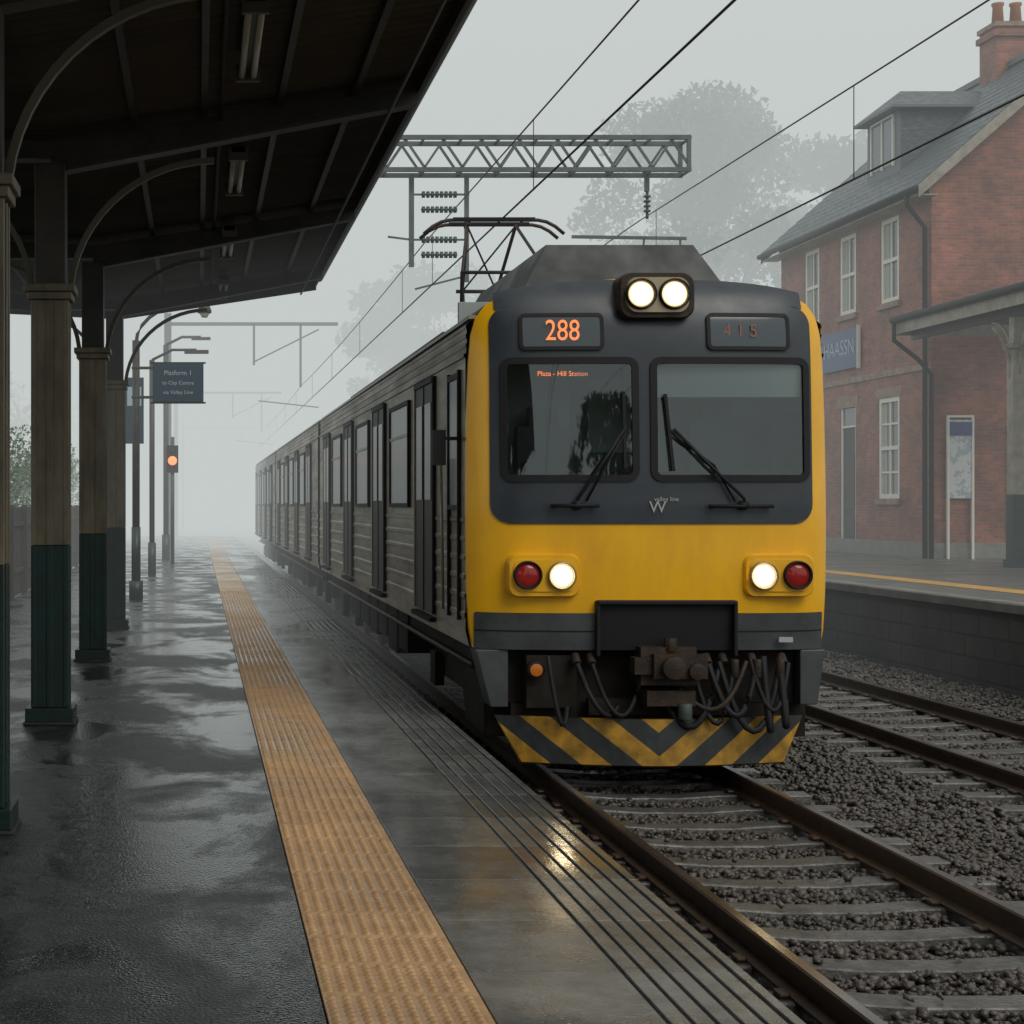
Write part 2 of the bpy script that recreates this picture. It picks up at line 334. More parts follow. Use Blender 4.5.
# ------------------------------------------------------------------ platform 1
e=empty('station_platform')
p=MB(); p.box(-3.4,1.93,-60,95,GZ-.04,PZ-.03,'platwall'); p.obj('platform_body',e)
p=MB(); p.box(-3.4,.43,-60,95,PZ-.028,PZ-.001,'asphalt'); p.obj('asphalt_surface',e)
p=MB()
y=-6.0
while y<95:
    p.box(1.0,1.565,y,y+.760,PZ-.028,PZ,'slab'); p.box(1.99,2.03,y,y+.760,PZ-.05,PZ,'slab')
    for i in range(5): x=1.583+i*.081; p.box(x,x+.064,y,y+.760,PZ-.0285,PZ-.001,'slab')
    y+=.77
p.obj('paving_slabs',e,bevel=.003)
p=MB(); p.box(1.57,1.988,-60,95,PZ-.029,PZ-.013,'rib'); p.box(.99,1.57,-60,95,PZ-.029,PZ-.014,'rib')
p.obj('edge_grooves',e)
p=MB()
y=-6.0
while y<95: p.box(.437,.994,y,y+.394,PZ-.028,PZ+.002,'tactile'); y+=.4
p.obj('tactile_paving',e,bevel=.004)
xs=np.arange(.465,.985,.0535); ys=np.arange(3.0,34,.05)
gx,gy=np.meshgrid(xs,ys); gx=gx.ravel(); gy=gy.ravel(); k=((gy+6)%.4); ok=(k>.015)&(k<.38); gx=gx[ok]; gy=gy[ok]; n=len(gx)
an=np.arange(6)*math.pi/3
ring=np.concatenate([np.stack([np.cos(an)*.019,np.sin(an)*.019,np.zeros(6)],1),np.stack([np.cos(an)*.012,np.sin(an)*.012,np.full(6,.010)],1)])
V=(ring[None]+np.stack([gx,gy,np.full(n,PZ+.002)],1)[:,None,:]).reshape(-1,3)
fq=np.array([(i,(i+1)%6,6+(i+1)%6,6+i) for i in range(6)]+[(6,7,8,9),(9,10,11,6)])
o=npmesh('tactile_blisters',V,(fq[None]+(np.arange(n)*12)[:,None,None]).reshape(-1,4),['tactile']); o.parent=e

# ------------------------------------------------------------------ platform 2
e=empty('opposite_platform')
p=MB(); p.box(9.95,30,-60,120,GZ-.04,P2-.12,'blockwall'); p.obj('platform_body',e)
p=MB(); p.box(9.86,30,-60,120,P2-.118,P2,'plat2'); p.obj('platform_surface',e,bevel=.01)
p=MB(); p.quad((11.1,-60,P2+.004),(11.6,-60,P2+.004),(11.6,120,P2+.004),(11.1,120,P2+.004),'ystripe'); p.quad((9.9,-60,P2+.004),(10.15,-60,P2+.004),(10.15,120,P2+.004),(9.9,120,P2+.004),'conc'); p.obj('yellow_line',e)

# ------------------------------------------------------------------ left canopy
e=empty('platform_canopy')
XCOL=-1.17; XE=1.78
def zr(x): return 3.17+.15*(x) if x>XCOL else 3.17+.15*XCOL+.05*(XCOL-x)
CY=[9.1,13.55,18.97,23.9,3.9,-1.3,-6.5,-11.7]
YS=-14.0; YE=25.6  # unseen stretch behind the camera lengthened to reflect dark in the windscreen
c=MB()
ys=np.arange(YS,YE+.001,.03); xs=[-3.6,XCOL,.4,XE]
vs=[];fs=[]
for yv in ys:
    w=.024*math.sin(2*math.pi*yv/.18)
    for x in xs: vs.append((x,yv,zr(x)+w))
nx=len(xs)
for i in range(len(ys)-1):
    for j in range(nx-1): fs.append((i*nx+j,i*nx+j+1,(i+1)*nx+j+1,(i+1)*nx+j))
c.add(vs,fs,'corr',False)
o=c.obj('corrugated_roof',e); so=o.modifiers.new('s','SOLIDIFY'); so.thickness=.006; so.offset=1
c=MB()
for x in (-3.3,-2.3,-.5,.05,.65,1.25): c.box(x-.025,x+.025,YS,YE-.05,zr(x)-.10,zr(x)-.027,'darksteel')
c.box(XE-.03,XE,YS,YE,zr(XE)-.15,zr(XE)+.05,'darksteel')
c.tube([(XE+.05,YS,zr(XE)-.03),(XE+.05,YE,zr(XE)-.03)],.05,'darksteel',n=10)
for y in CY:
    for (xa,xb) in ((XCOL,XE-.04),(-3.5,XCOL)):
        za=zr(xa+.001); zb=zr(xb)
        c.prism([(xa,za-.105),(xb,zb-.105),(xb,zb-.22),(xa,za-.34)],y-.035,y+.035,'darksteel')
        c.prism([(xa,za-.34),(xb,zb-.22),(xb,zb-.25),(xa,za-.37)],y-.09,y+.09,'darksteel')
c.prism([(-3.6,zr(-3.6)-.2),(XCOL,zr(XCOL)-.2),(XE,zr(XE)-.2),(XE,zr(XE)+.03),(XCOL,zr(XCOL)+.03),(-3.6,zr(-3.6)+.03)],YE-.02,YE+.02,'darksteel')
for y in CY:
    for sg in (1,-1):
        vs=[]
        for j in range(15):
            t=j/14*math.pi/2; x=XCOL+sg*(.15+1.15*(1-math.cos(t))); z=1.62+1.12*math.sin(t); nxx=-sg*math.cos(t); nz=math.sin(t)
            for dx,dy in ((-.02,-.03),(.025,-.03),(.025,.03),(-.02,.03)): vs.append((x+nxx*dx,y+dy,z+nz*dx))
        fs=[(i*4+q,i*4+(q+1)%4,i*4+4+(q+1)%4,i*4+4+q) for i in range(14) for q in range(4)]
        c.add(vs,fs,'bracket')
c.tube([(XE-.25,YS,zr(XE)-.3),(XE-.25,YE-.3,zr(XE)-.3)],.014,'black',n=6)
c.tube([(.18,YS,zr(.2)-.13),(.18,YE-.3,zr(.2)-.13)],.018,'black',n=6)
c.obj('roof_framing',e)
for i,y in enumerate(CY):
    c=MB(); X=XCOL
    c.box(X-.205,X+.205,y-.205,y+.205,PZ,PZ+.022,'platwall')
    c.box(X-.19,X+.19,y-.19,y+.19,PZ+.022,PZ+.13,'green')
    def shaft(z0,z1,k,w=.14):
        c.box(X-w,X+w,y-w,y+w,z0,z1,k)
        for a in (-1,1):
            for b_ in (-1,1): c.box(X+a*(w-.012)-.02,X+a*(w-.012)+.02,y+b_*(w-.012)-.02,y+b_*(w-.012)+.02,z0,z1,k)
        for a in (-1,1):
            c.box(X-.025,X+.025,y+a*w-.01,y+a*w+.01,z0,z1,k); c.box(X+a*w-.01,X+a*w+.01,y-.025,y+.025,z0,z1,k)
    shaft(PZ+.132,-.32,'green'); shaft(-.318,1.62,'cream')
    c.box(X-.175,X+.175,y-.175,y+.175,1.622,1.68,'cream'); c.box(X-.2,X+.2,y-.2,y+.2,1.682,1.74,'cream')
    c.box(X-.12,X+.12,y-.12,y+.12,1.742,2.7,'darksteel')
    c.obj('column_%d'%i,e,bevel=.006)
for i,y in enumerate((10.3,14.7,18.9,23.0)):
    c=MB(); X=.35; z=zr(X)-.12
    c.box(X-.06,X+.06,y,y+1.7,z-.05,z,'bracket'); c.tube([(X-.04,y+.04,z-.085),(X-.04,y+1.66,z-.085)],.022,'lampw',n=10); c.tube([(X+.04,y+.04,z-.085),(X+.04,y+1.66,z-.085)],.022,'lampw',n=10)
    c.box(X-.085,X+.085,y,y+.04,z-.12,z-.002,'bracket'); c.box(X-.085,X+.085,y+1.66,y+1.7,z-.12,z-.002,'bracket')
    c.obj('batten_light_%d'%i,e)

c=MB(); X=-1.13;Y=31.0
c.tube([(X,Y,PZ),(X,Y,PZ+.35)],.13,'green',n=12); c.tube([(X,Y,PZ+.35),(X,Y,-.4)],.085,'green',n=12); c.tube([(X,Y,-.4),(X,Y,3.0)],.07,'darksteel',n=12)
pts=[(X,Y,2.9)]+[(X+1.1*(1-math.cos(t)),Y,2.95+.75*math.sin(t)) for t in np.linspace(0,math.pi/2,8)]+[(.12,Y,3.70)]
c.tube(pts,.035,'darksteel',n=8)
c.tube([(.12,Y,3.72),(.12,Y,3.66),(.12,Y,3.55),(.12,Y,3.5)],.1,'darksteel',n=12,rs=[.05,.08,.13,.13]); c.tube([(.12,Y,3.5),(.12,Y,3.42)],.1,'lampw',n=12,rs=[.10,.05])
c.obj('platform_lamp')
s=empty('platform_sign'); c=MB()
Y=30.7
c.box(-.82,.10,Y-.05,Y+.05,1.86,2.55,'signblue'); c.box(-.86,.14,Y-.03,Y+.03,1.83,1.86,'black'); c.box(-.86,.14,Y-.03,Y+.03,2.55,2.58,'black')
c.box(-1.2,-.8,Y-.02,Y+.02,2.45,2.5,'darksteel'); c.box(-1.2,-.8,Y-.02,Y+.02,1.92,1.97,'darksteel'); c.obj('panel',s,bevel=.008)
for i,(t,z) in enumerate((('Platform 1',2.38),('to City Centre',2.2),('via Valley Line',2.03))): text('line_%d'%i,t,(-.36,Y-.056,z),.095 if i else .12,'signtxt',(math.pi/2,0,0),s)
c=MB(); c.box(-1.55,-1.15,36,36.06,1.3,2.7,'signblue'); c.tube([(-1.35,36.03,PZ),(-1.35,36.03,2.8)],.04,'darksteel'); c.box(-1.5,-1.2,35.99,36.0,2.1,2.5,'signtxt'); c.obj('information_sign')
for (px,base,top,w) in ((166,560,345,.09),(152,575,360,.07)):
    Y=F*1.73/(base-505); X=(px-198)*Y/F
    c=MB(); c.tube([(X,Y,PZ),(X,Y,PZ+.8)],w*1.5,'green'); c.tube([(X,Y,PZ+.8),(X,Y,(505-top)*Y/F)],w,'darksteel'); c.tube([(X,Y,(505-top)*Y/F),(X+.5,Y,(505-top)*Y/F+.25),(X+1.1,Y,(505-top)*Y/F+.25)],w*.5,'darksteel'); c.box(X+.8,X+1.4,Y-.12,Y+.12,(505-top)*Y/F+.16,(505-top)*Y/F+.24,'darksteel'); c.obj('lamp_post')
c=MB(); Y=50; X=-.75
c.tube([(X,Y,PZ),(X,Y,2.0)],.06,'galv'); c.box(X-.17,X+.17,Y-.1,Y+.1,.95,1.75,'black'); c.tube([(X,Y-.11,1.3),(X,Y-.16,1.3)],.13,'redsig',n=16); c.tube([(X,Y-.11,1.58),(X,Y-.13,1.58)],.09,'black',n=16); c.obj('railway_signal')

c=MB()
y=-12.0
while y<75:
    c.box(-3.52,-3.49,y,y+.13,PZ,-.05+random.uniform(-.02,.02),'wood'); y+=.15
for z in (-1.3,-.4): c.box(-3.485,-3.44,-12,75,z,z+.08,'wood')
y=-12.0
while y<75: c.box(-3.49,-3.38,y,y+.1,PZ-.1,0,'wood'); y+=2.4
c.obj('wooden_fence')

def leaves(centers,radii,n,size):
    w=np.array([r[0]*r[1]*r[2] for r in radii]); w=w/w.sum(); idx=RNG.choice(len(centers),n,p=w)
    d=RNG.normal(size=(n,3)); d/=np.linalg.norm(d,axis=1)[:,None]; r=RNG.uniform(.15,1.08,n)**.5
    C=np.array(centers)[idx]+d*r[:,None]*np.array(radii)[idx]
    a=RNG.normal(size=(n,3)); a/=np.linalg.norm(a,axis=1)[:,None]; b=np.cross(a,RNG.normal(size=(n,3))); b/=np.linalg.norm(b,axis=1)[:,None]
    s=RNG.uniform(.6,1.4,n)[:,None]*size
    V=np.stack([C-a*s,C-b*s*.5,C+a*s,C+b*s*.5],1).reshape(-1,3)
    return V,np.arange(n*4).reshape(-1,4)
def tree(name,x,y,h,rad,trunk_r,nl,size,seed,nb=60,lowf=.26):
    rnd=random.Random(seed); e=empty(name); c=MB(); base=GZ
    c.tube([(x,y,base),(x+.1,y,base+h*.2),(x-.1,y+.1,base+h*.45),(x,y,base+h*.8)],1,'bark',n=8,rs=[trunk_r*1.3,trunk_r,trunk_r*.75,trunk_r*.2])
    cs=[];rs=[]
    for i in range(nb):
        a=rnd.uniform(0,6.28); t=rnd.uniform(.0,1); hh=base+h*(lowf+(.95-lowf)*t); env=math.sqrt(max(.06,1-((t-.35)/.70)**2)) if t>.35 else .75+.25*t/.35
        rr=rad*env*rnd.uniform(.2,.95)
        q=(x+rr*math.cos(a),y+rr*math.sin(a),hh); z0=base+h*rnd.uniform(.2,.5)
        mid=(x+rr*.45*math.cos(a),y+rr*.45*math.sin(a),z0+(hh-z0)*.6)
        if i%2==0: c.tube([(x,y,z0),mid,q],1,'bark',n=5,rs=[trunk_r*.4,trunk_r*.2,.02])
        cs.append(q); k=rad*rnd.uniform(.12,.28); rs.append((k,k,k*.75))
    c.obj('trunk_and_limbs',e)
    V,Fq=leaves(cs,rs,nl,size); o=npmesh('foliage',V,Fq,['leaf']); o.parent=e
tree('broadleaf_tree',23.8,80,22.6,7.6,.5,36000,.18,1,80)
tree('broadleaf_tree',33.5,84,21,7.6,.5,20000,.24,2,70)
tree('broadleaf_tree',13.5,100,17.0,6,.4,12000,.25,4)
tree('broadleaf_tree',-13,66,11,4.2,.3,10000,.18,6)
tree('broadleaf_tree',-10,-38,13,5.5,.4,5000,.3,7)  # unseen, added behind the camera as a dark reflection for the windscreen
tree('broadleaf_tree',13.5,-46,12,5.5,.4,5000,.3,8)  # second unseen tree, added for the same windscreen reflection
cs=[];rs=[]
for i in range(100):
    y=RNG.uniform(8,75); cs.append((RNG.uniform(-6.6,-4.6),y,RNG.uniform(-1.8,1.4))); k=RNG.uniform(.5,1.0); rs.append((k,k,k))
V,Fq=leaves(cs,rs,40000,.07); npmesh('hedge',V,Fq,['leaf2'])
cs=[];rs=[]
for i in range(160):
    side=RNG.random()<.4
    y=RNG.uniform(105,220); x=RNG.uniform(-45,-9) if side else RNG.uniform(12,80); cs.append((x,y,RNG.uniform(-2,8))); k=RNG.uniform(2,5); rs.append((k,k,k*.8))
for i in range(60):  # unseen tree belt behind the camera, added to darken the lower windscreen reflection
    x=RNG.uniform(-50,60); cs.append((x,RNG.uniform(-95,-75),RNG.uniform(-2,4+2*math.sin(x*.3)))); k=RNG.uniform(2,4); rs.append((k,k,k*.8))
V,Fq=leaves(cs,rs,34000,.5); npmesh('distant_trees',V,Fq,['leaf'])

# ------------------------------------------------------------------ train
def hw_prof():
    return [(1.40,-1.15),(1.43,-1.0),(1.448,-.7),(1.455,-.3),(1.455,.2),(1.45,.7),(1.435,1.15),(1.415,1.38),(1.375,1.52),(1.30,1.62),(1.16,1.70),(.9,1.765),(.55,1.81),(.25,1.83),(0,1.835)]
def fy(u,z):
    t=max(0,(z-.0)/1.83)
    b=max(0,(-z-.4)/.75)
    return Y0+.09*(u/1.45)**2+.16*abs(u/1.45)**9+.07*t+.20*t**9+.03*b*b
half=hw_prof()
outline=[(u,z) for u,z in half]+[(-u,z) for u,z in half[::-1][1:]]
def dens(pts,m):
    out=[]
    for i in range(len(pts)-1):
        for k in range(m): t=k/m; out.append((pts[i][0]*(1-t)+pts[i+1][0]*t,pts[i][1]*(1-t)+pts[i+1][1]*t))
    out.append(pts[-1]); return out
outl=dens(outline,3)
bot=[( -1.40+2.80*i/12,-1.15) for i in range(1,12)]
loop=outl+bot
TR=empty('commuter_train')
c=MB()
S=[1,.985,.96,.93]+[.9-.045*i for i in range(20)]+[0.0]
cz=.35; nL=len(loop)
vs=[];fs=[]
for s_ in S[:-1]:
    for u,z in loop:
        uu=u*s_; zz_=cz+(z-cz)*s_; vs.append((XC+uu,fy(uu,zz_),zz_))
for i in range(len(S)-2):
    for j in range(nL):
        a=(i*nL+j,i*nL+(j+1)%nL,(i+1)*nL+(j+1)%nL,(i+1)*nL+j)
        u=sum(vs[q][0] for q in a)/4-XC; z=sum(vs[q][2] for q in a)/4
        if -1.2<u<1.24 and .17<z<1.2 : continue
        fs.append(a)
c.add(vs,fs,'yellow',True)
c.obj('cab_shell',TR,fixn=False)
c=MB()
vs=[(XC+u,fy(u,z),z) for u,z in outl]+[(XC+u,Y0+.33,z) for u,z in outl]; n=len(outl)
c.add(vs,[(i,i+1,n+i+1,n+i) for i in range(n-1) if (vs[i][2]+vs[i+1][2])/2<1.6],'yellow',True)
c.add(vs,[(i,i+1,n+i+1,n+i) for i in range(n-1) if (vs[i][2]+vs[i+1][2])/2>=1.6],'roof',True)
c.obj('cab_edge',TR,fixn=False)
def rr(u0,u1,z0,z1,r,n=7):
    pts=[]
    for (cx,cz_,a0) in ((u1-r,z1-r,0),(u0+r,z1-r,90),(u0+r,z0+r,180),(u1-r,z0+r,270)):
        for i in range(n): a=math.radians(a0+90*i/(n-1)); pts.append((cx+r*math.cos(a),cz_+r*math.sin(a)))
    return pts
def fpatch(mb,u0,u1,z0,z1,r,off,k,nu=26,nz=20,holes=(),thick=.02,zf=None):
    us=set(np.linspace(u0,u1,nu).round(4)); zs=set(np.linspace(z0,z1,nz).round(4))
    for t in np.linspace(0,1,8):
        zs.add(round(z0+r*t,4)); zs.add(round(z1-r*t,4))
    for h in holes: us|={h[0],h[1]}; zs|={h[2],h[3]}
    us=sorted(us); zs=sorted(zs)
    def ext(z):
        i=0
        if z<z0+r: d=z0+r-z; i=r-math.sqrt(max(0,r*r-d*d))
        elif z>z1-r: d=z-(z1-r); i=r-math.sqrt(max(0,r*r-d*d))
        return u0+i,u1-i
    vs=[];fs=[]
    for z in zs:
        a,b=ext(z)
        for u in us:
            q=min(max(u,a),b); zz_=z if zf is None else zf(q,z); vs.append((XC+q,fy(q,zz_)-off,zz_))
    W=len(us)
    for i in range(len(zs)-1):
        for j in range(W-1):
            um=(us[j]+us[j+1])/2; zm=(zs[i]+zs[i+1])/2
            if any(h[0]<um<h[1] and h[2]<zm<h[3] for h in holes): continue
            fs.append((i*W+j,i*W+j+1,(i+1)*W+j+1,(i+1)*W+j))
    mb.add(vs,fs,k,True)
    lp=rr(u0,u1,z0,z1,r) if r>0.001 else [(u1,z1),(u0,z1),(u0,z0),(u1,z0)]
    if zf is None and thick:
        n=len(lp); v=[(XC+a,fy(a,b)-off,b) for a,b in lp]+[(XC+a,fy(a,b)-off+thick,b) for a,b in lp]
        mb.add(v,[(i,(i+1)%n,n+(i+1)%n,n+i) for i in range(n)],k,False)
def fring(mb,u0,u1,z0,z1,r,w,off,k,thick=.015):
    A=rr(u0,u1,z0,z1,r); B=rr(u0+w,u1-w,z0+w,z1-w,max(r-w,.01)); n=len(A)
    DA=[];DB=[]
    for i in range(n):
        m_=max(1,int(math.dist(A[i],A[(i+1)%n])/.12))
        for q in range(m_):
            t=q/m_; DA.append((A[i][0]*(1-t)+A[(i+1)%n][0]*t,A[i][1]*(1-t)+A[(i+1)%n][1]*t)); DB.append((B[i][0]*(1-t)+B[(i+1)%n][0]*t,B[i][1]*(1-t)+B[(i+1)%n][1]*t))
    n=len(DA)
    vs=[(XC+a,fy(a,b)-off,b) for a,b in DA]+[(XC+a,fy(a,b)-off,b) for a,b in DB]+[(XC+a,fy(a,b)-off+thick,b) for a,b in DA]+[(XC+a,fy(a,b)-off+thick,b) for a,b in DB]
    fs=[]
    for i in range(n):
        j=(i+1)%n; fs+=[(i,j,n+j,n+i),(i,2*n+i,2*n+j,j),(n+i,n+j,3*n+j,3*n+i)]
    mb.add(vs,fs,k,False)
WL=(-1.18,-.15,.215,1.15); WR=(.0,1.245,.215,1.15)
c=MB()
fpatch(c,-1.285,1.30,-.15,1.60,.16,.012,'mask',nu=40,nz=30,holes=(WL,WR),thick=.014)
c.obj('windscreen_mask',TR,fixn=False)
c=MB()
def zf(u,z):
    lim=1.825-.11*abs(u/1.25)**3
    return min(z,lim)
fpatch(c,-1.24,1.24,1.57,1.825,.02,.010,'mask',nu=30,nz=12,zf=zf,thick=0)
c.obj('brow_panel',TR,fixn=False)
c=MB()
for W in (WL,WR): fring(c,W[0]-.03,W[1]+.03,W[2]-.03,W[3]+.03,.09,.055,.028,'black',thick=.02)
c.obj('windscreen_rubber',TR,fixn=False)
c=MB()
for W in (WL,WR): fpatch(c,W[0]-.005,W[1]+.005,W[2]-.005,W[3]+.005,.05,.016,'windscreen',thick=0)
c.obj('windscreen_glass',TR,fixn=False)
c=MB()
c.box(XC-1.38,XC+1.38,Y0+1.15,Y0+1.20,-1,1.75,'interior')
c.box(XC-.42,XC+.32,Y0+1.10,Y0+1.148,-1,1.3,'interior_d'); c.box(XC-.28,XC+.18,Y0+1.08,Y0+1.098,.45,1.1,'interior')
c.box(XC+.62,XC+1.3,Y0+1.10,Y0+1.148,.3,.75,'interior_d')
c.box(XC-1.30,XC+1.30,Y0+.36,Y0+.70,-.1,.27,'interior_d'); c.box(XC-.95,XC-.5,Y0+.34,Y0+.6,.27,.36,'interior_d')
c.box(XC+.03,XC+1.22,Y0+.17,Y0+.18,.86,1.2,'blind')
c.box(XC+.03,XC+1.22,Y0+.165,Y0+.19,.845,.868,'black')
c.box(XC+.5,XC+.95,Y0+.75,Y0+.9,-.4,.72,'interior_d'); c.box(XC+.6,XC+.85,Y0+.77,Y0+.87,.72,.88,'interior_d')
c.box(XC-.95,XC-.5,Y0+.75,Y0+.9,-.4,.66,'interior_d'); c.box(XC-.85,XC-.6,Y0+.77,Y0+.87,.66,.82,'interior_d')
c.box(XC-.14,XC-.01,Y0+.12,Y0+.2,-.1,1.3,'interior_d')
c.obj('cab_interior',TR,bevel=.006)
c=MB()
for a,b_ in ((-1.04,-.41),(.45,1.09)):
    fpatch(c,a,b_,1.255,1.515,.03,.030,'display',nu=8,nz=5); fring(c,a-.02,b_+.02,1.235,1.535,.05,.03,.036,'black')
c.obj('destination_displays',TR,fixn=False)
R90=(math.pi/2,0,0)
text('route_number','288',(XC-.72,fy(-.7,1.38)-.042,1.385),.235,'orange',R90,TR,ext=.001,sx=.8)
text('destination_text','4 1 5',(XC+.70,fy(.77,1.38)-.042,1.385),.15,'orangedim',R90,TR,ext=.001,sx=.9)
text('windscreen_text','Plaza - Hill Station',(XC-.72,fy(-.72,1.05)-.02,1.045),.055,'orange',R90,TR,ext=.001)
text('fleet_emblem','W',(XC+.02,Y0-.02,-.02),.13,'white',R90,TR); text('emblem_name','valley line',(XC+.09,Y0-.02,.045),.05,'white',R90,TR)
c=MB()
def prr(u0,u1,z0,z1,r,ya,yb,k,s=.95):
    A=rr(u0,u1,z0,z1,r); mu=(u0+u1)/2; mz=(z0+z1)/2; n=len(A)
    vs=[(XC+mu+(a-mu)*s,ya,mz+(b-mz)*s) for a,b in A]+[(XC+a,ya+.03,b) for a,b in A]+[(XC+a,yb,b) for a,b in A]
    fs=[tuple(range(n))]+[(i,(i+1)%n,n+(i+1)%n,n+i) for i in range(n)]+[(n+i,n+(i+1)%n,2*n+(i+1)%n,2*n+i) for i in range(n)]
    c.add(vs,fs,k)
def lamp(u,z,y,r,k,ring='chrome'):
    X=XC+u
    c.lathe(X,z,[(y+.004,r*1.24),(y-.036,r*1.22),(y-.042,r*1.12),(y-.010,r*1.0)],ring)
    if k=='head':
        c.lathe(X,z,[(y-.008,r*1.02),(y-.016,r*.86)],'headrim'); c.lathe(X,z,[(y-.016,r*.86),(y-.022,r*.5),(y-.024,r*.1)],'head')
    else:
        c.lathe(X,z,[(y-.008,r*1.02),(y-.022,r*.8),(y-.030,r*.45),(y-.032,r*.1)],k)
prr(-.285,.32,1.48,1.85,.10,Y0-.02,Y0+.5,'iron'); prr(-.24,.275,1.52,1.81,.09,Y0-.045,Y0,'chrome')
lamp(-.12,1.67,Y0-.045,.100,'head','black'); lamp(.145,1.67,Y0-.045,.100,'head','black')
for sg in (-1,1):
    a,b_=(-1.17,-.59) if sg<0 else (.71,1.27)
    yy=fy((a+b_)/2,-.55)-.065
    prr(a,b_,-.73,-.39,.08,yy,yy+.15,'yellow')
    prr(a+.04,b_-.04,-.69,-.43,.07,yy-.012,yy+.02,'yellow',.97)
    ul=(b_-.155) if sg<0 else a+.145; ur=a+.155 if sg<0 else b_-.145
    lamp(ul,-.56,yy-.012,.092,'head'); lamp(ur,-.555,yy-.012,.092,'red','black')
c.obj('lamp_clusters',TR)
c=MB()
fpatch(c,-1.40,-.46,-1.155,-.86,.015,.014,'greypaint',nu=10,nz=5); fpatch(c,.64,1.405,-1.155,-.86,.015,.014,'greypaint',nu=10,nz=5)
fpatch(c,-1.40,-.46,-1.01,-1.0,.002,.018,'black',nu=10,nz=3); fpatch(c,.64,1.405,-1.01,-1.0,.002,.018,'black',nu=10,nz=3)
fpatch(c,-.455,.635,-1.155,-.765,.01,.016,'black',nu=10,nz=5)
c.box(XC-.46,XC+.64,Y0-.06,Y0+.05,-.79,-.755,'black'); c.box(XC-.47,XC-.44,Y0-.05,Y0+.05,-1.2,-.76,'black'); c.box(XC+.62,XC+.65,Y0-.05,Y0+.05,-1.2,-.76,'black')
c.prism([(XC-1.40,-1.16),(XC-1.14,-1.16),(XC-1.14,-1.62),(XC-1.28,-1.62)],Y0+.12,Y0+.42,'greypaint')
c.prism([(XC+1.20,-1.16),(XC+1.40,-1.16),(XC+1.34,-1.60),(XC+1.20,-1.60)],Y0+.12,Y0+.42,'greypaint')
c.box(XC-1.28,XC+1.36,Y0+.45,Y0+1.4,-1.9,-1.16,'under')
c.box(XC-1.13,XC+1.19,Y0+.25,Y0+.45,-1.6,-1.16,'under')
c.obj('valance',TR,bevel=.008)
c=MB()
c.box(XC-.14,XC+.30,Y0-.12,Y0+.5,-1.42,-1.12,'iron'); c.box(XC-.06,XC+.36,Y0-.22,Y0-.12,-1.36,-1.17,'iron')
c.tube([(XC+.08,Y0-.3,-1.27),(XC+.08,Y0-.1,-1.27)],.09,'iron',n=14); c.tube([(XC+.27,Y0-.26,-1.3),(XC+.27,Y0-.1,-1.3)],.065,'iron',n=12)
c.box(XC-.2,XC+.0,Y0-.17,Y0,-1.33,-1.2,'iron'); c.box(XC-.1,XC+.28,Y0-.16,Y0+.2,-1.58,-1.46,'iron'); c.tube([(XC+.1,Y0-.1,-1.15),(XC+.1,Y0-.1,-1.05)],.05,'iron')
c.box(XC-.5,XC+.75,Y0+.1,Y0+.2,-1.68,-1.55,'under'); c.box(XC-1.0,XC-.6,Y0+.08,Y0+.25,-1.62,-1.2,'under')
for x in (-.62,-.5,.42,.55,.78,1.02): c.tube([(XC+x,Y0+.05,-1.2),(XC+x,Y0-.02,-1.26)],.035,'iron',n=10)
c.tube([(XC-.94,Y0+.1,-1.31),(XC-.94,Y0-.02,-1.31)],.05,'amber',n=14); c.tube([(XC-.94,Y0+.1,-1.31),(XC-.94,Y0-.005,-1.31)],.07,'black',n=14)
c.box(XC+.99,XC+1.1,Y0-.0,Y0+.02,-1.09,-1.05,'white')
def hose(x0,x1,zl,z0=-1.24,z1=-1.24,r=.022,k='black'):
    pts=[]
    for i in range(11):
        t=i/10; x=x0*(1-t)+x1*t; z=(z0*(1-t)+z1*t)-(4*t*(1-t))*((z0+z1)/2-zl); pts.append((XC+x,Y0-.03-.1*math.sin(math.pi*t),z))
    c.tube(pts,r,k,n=8)
hose(-.62,-.30,-1.62,-1.26,-1.6); hose(-.5,-.1,-1.66,-1.26,-1.3,.018); hose(.30,.62,-1.72,-1.3,-1.24); hose(.42,.80,-1.66,-1.26,-1.26,.026); hose(.5,.98,-1.78,-1.24,-1.3,.026); hose(.2,.72,-1.60,-1.45,-1.24,.02,'iron'); hose(.75,1.05,-1.62,-1.22,-1.25,.02); hose(-.85,-.7,-1.7,-1.2,-1.6,.02); hose(.05,.5,-1.74,-1.5,-1.3,.024)
hose(.85,.9,-1.75,-1.2,-1.6,.03); hose(.98,1.02,-1.72,-1.2,-1.55,.03)
for x in (.62,.8,.98): c.tube([(XC+x,Y0-.05,-1.22),(XC+x,Y0-.05,-1.36)],.035,'iron',n=10)
c.tube([(XC+.2,Y0-.15,-1.56),(XC+.2,Y0-.15,-1.68)],.055,'galv',n=12)
c.obj('coupler_and_hoses',TR,bevel=.01)
c=MB()
nu=24
vs=[]
def py(u): return Y0-.12+.30*abs(u/1.25)**1.6
for i in range(nu+1):
    t=i/nu; ut=-1.24+2.48*t; ub=-1.04+2.09*t
    vs+=[(XC+ut,py(ut),-1.69),(XC+ub,py(ub)-.03,-2.05),(XC+ub,py(ub)+.03,-2.07),(XC+ut,py(ut)+.05,-1.69)]
fs=[]
for i in range(nu):
    for q in range(4): fs.append((i*4+q,i*4+(q+1)%4,i*4+4+(q+1)%4,i*4+4+q))
c.add(vs,fs,'chev')
c.box(XC-1.1,XC+1.1,Y0+.22,Y0+.34,-1.95,-1.6,'under')
c.obj('snow_plough',TR)
c=MB()
def wp(u,z,o): return (XC+u,fy(u,z)-o,z)
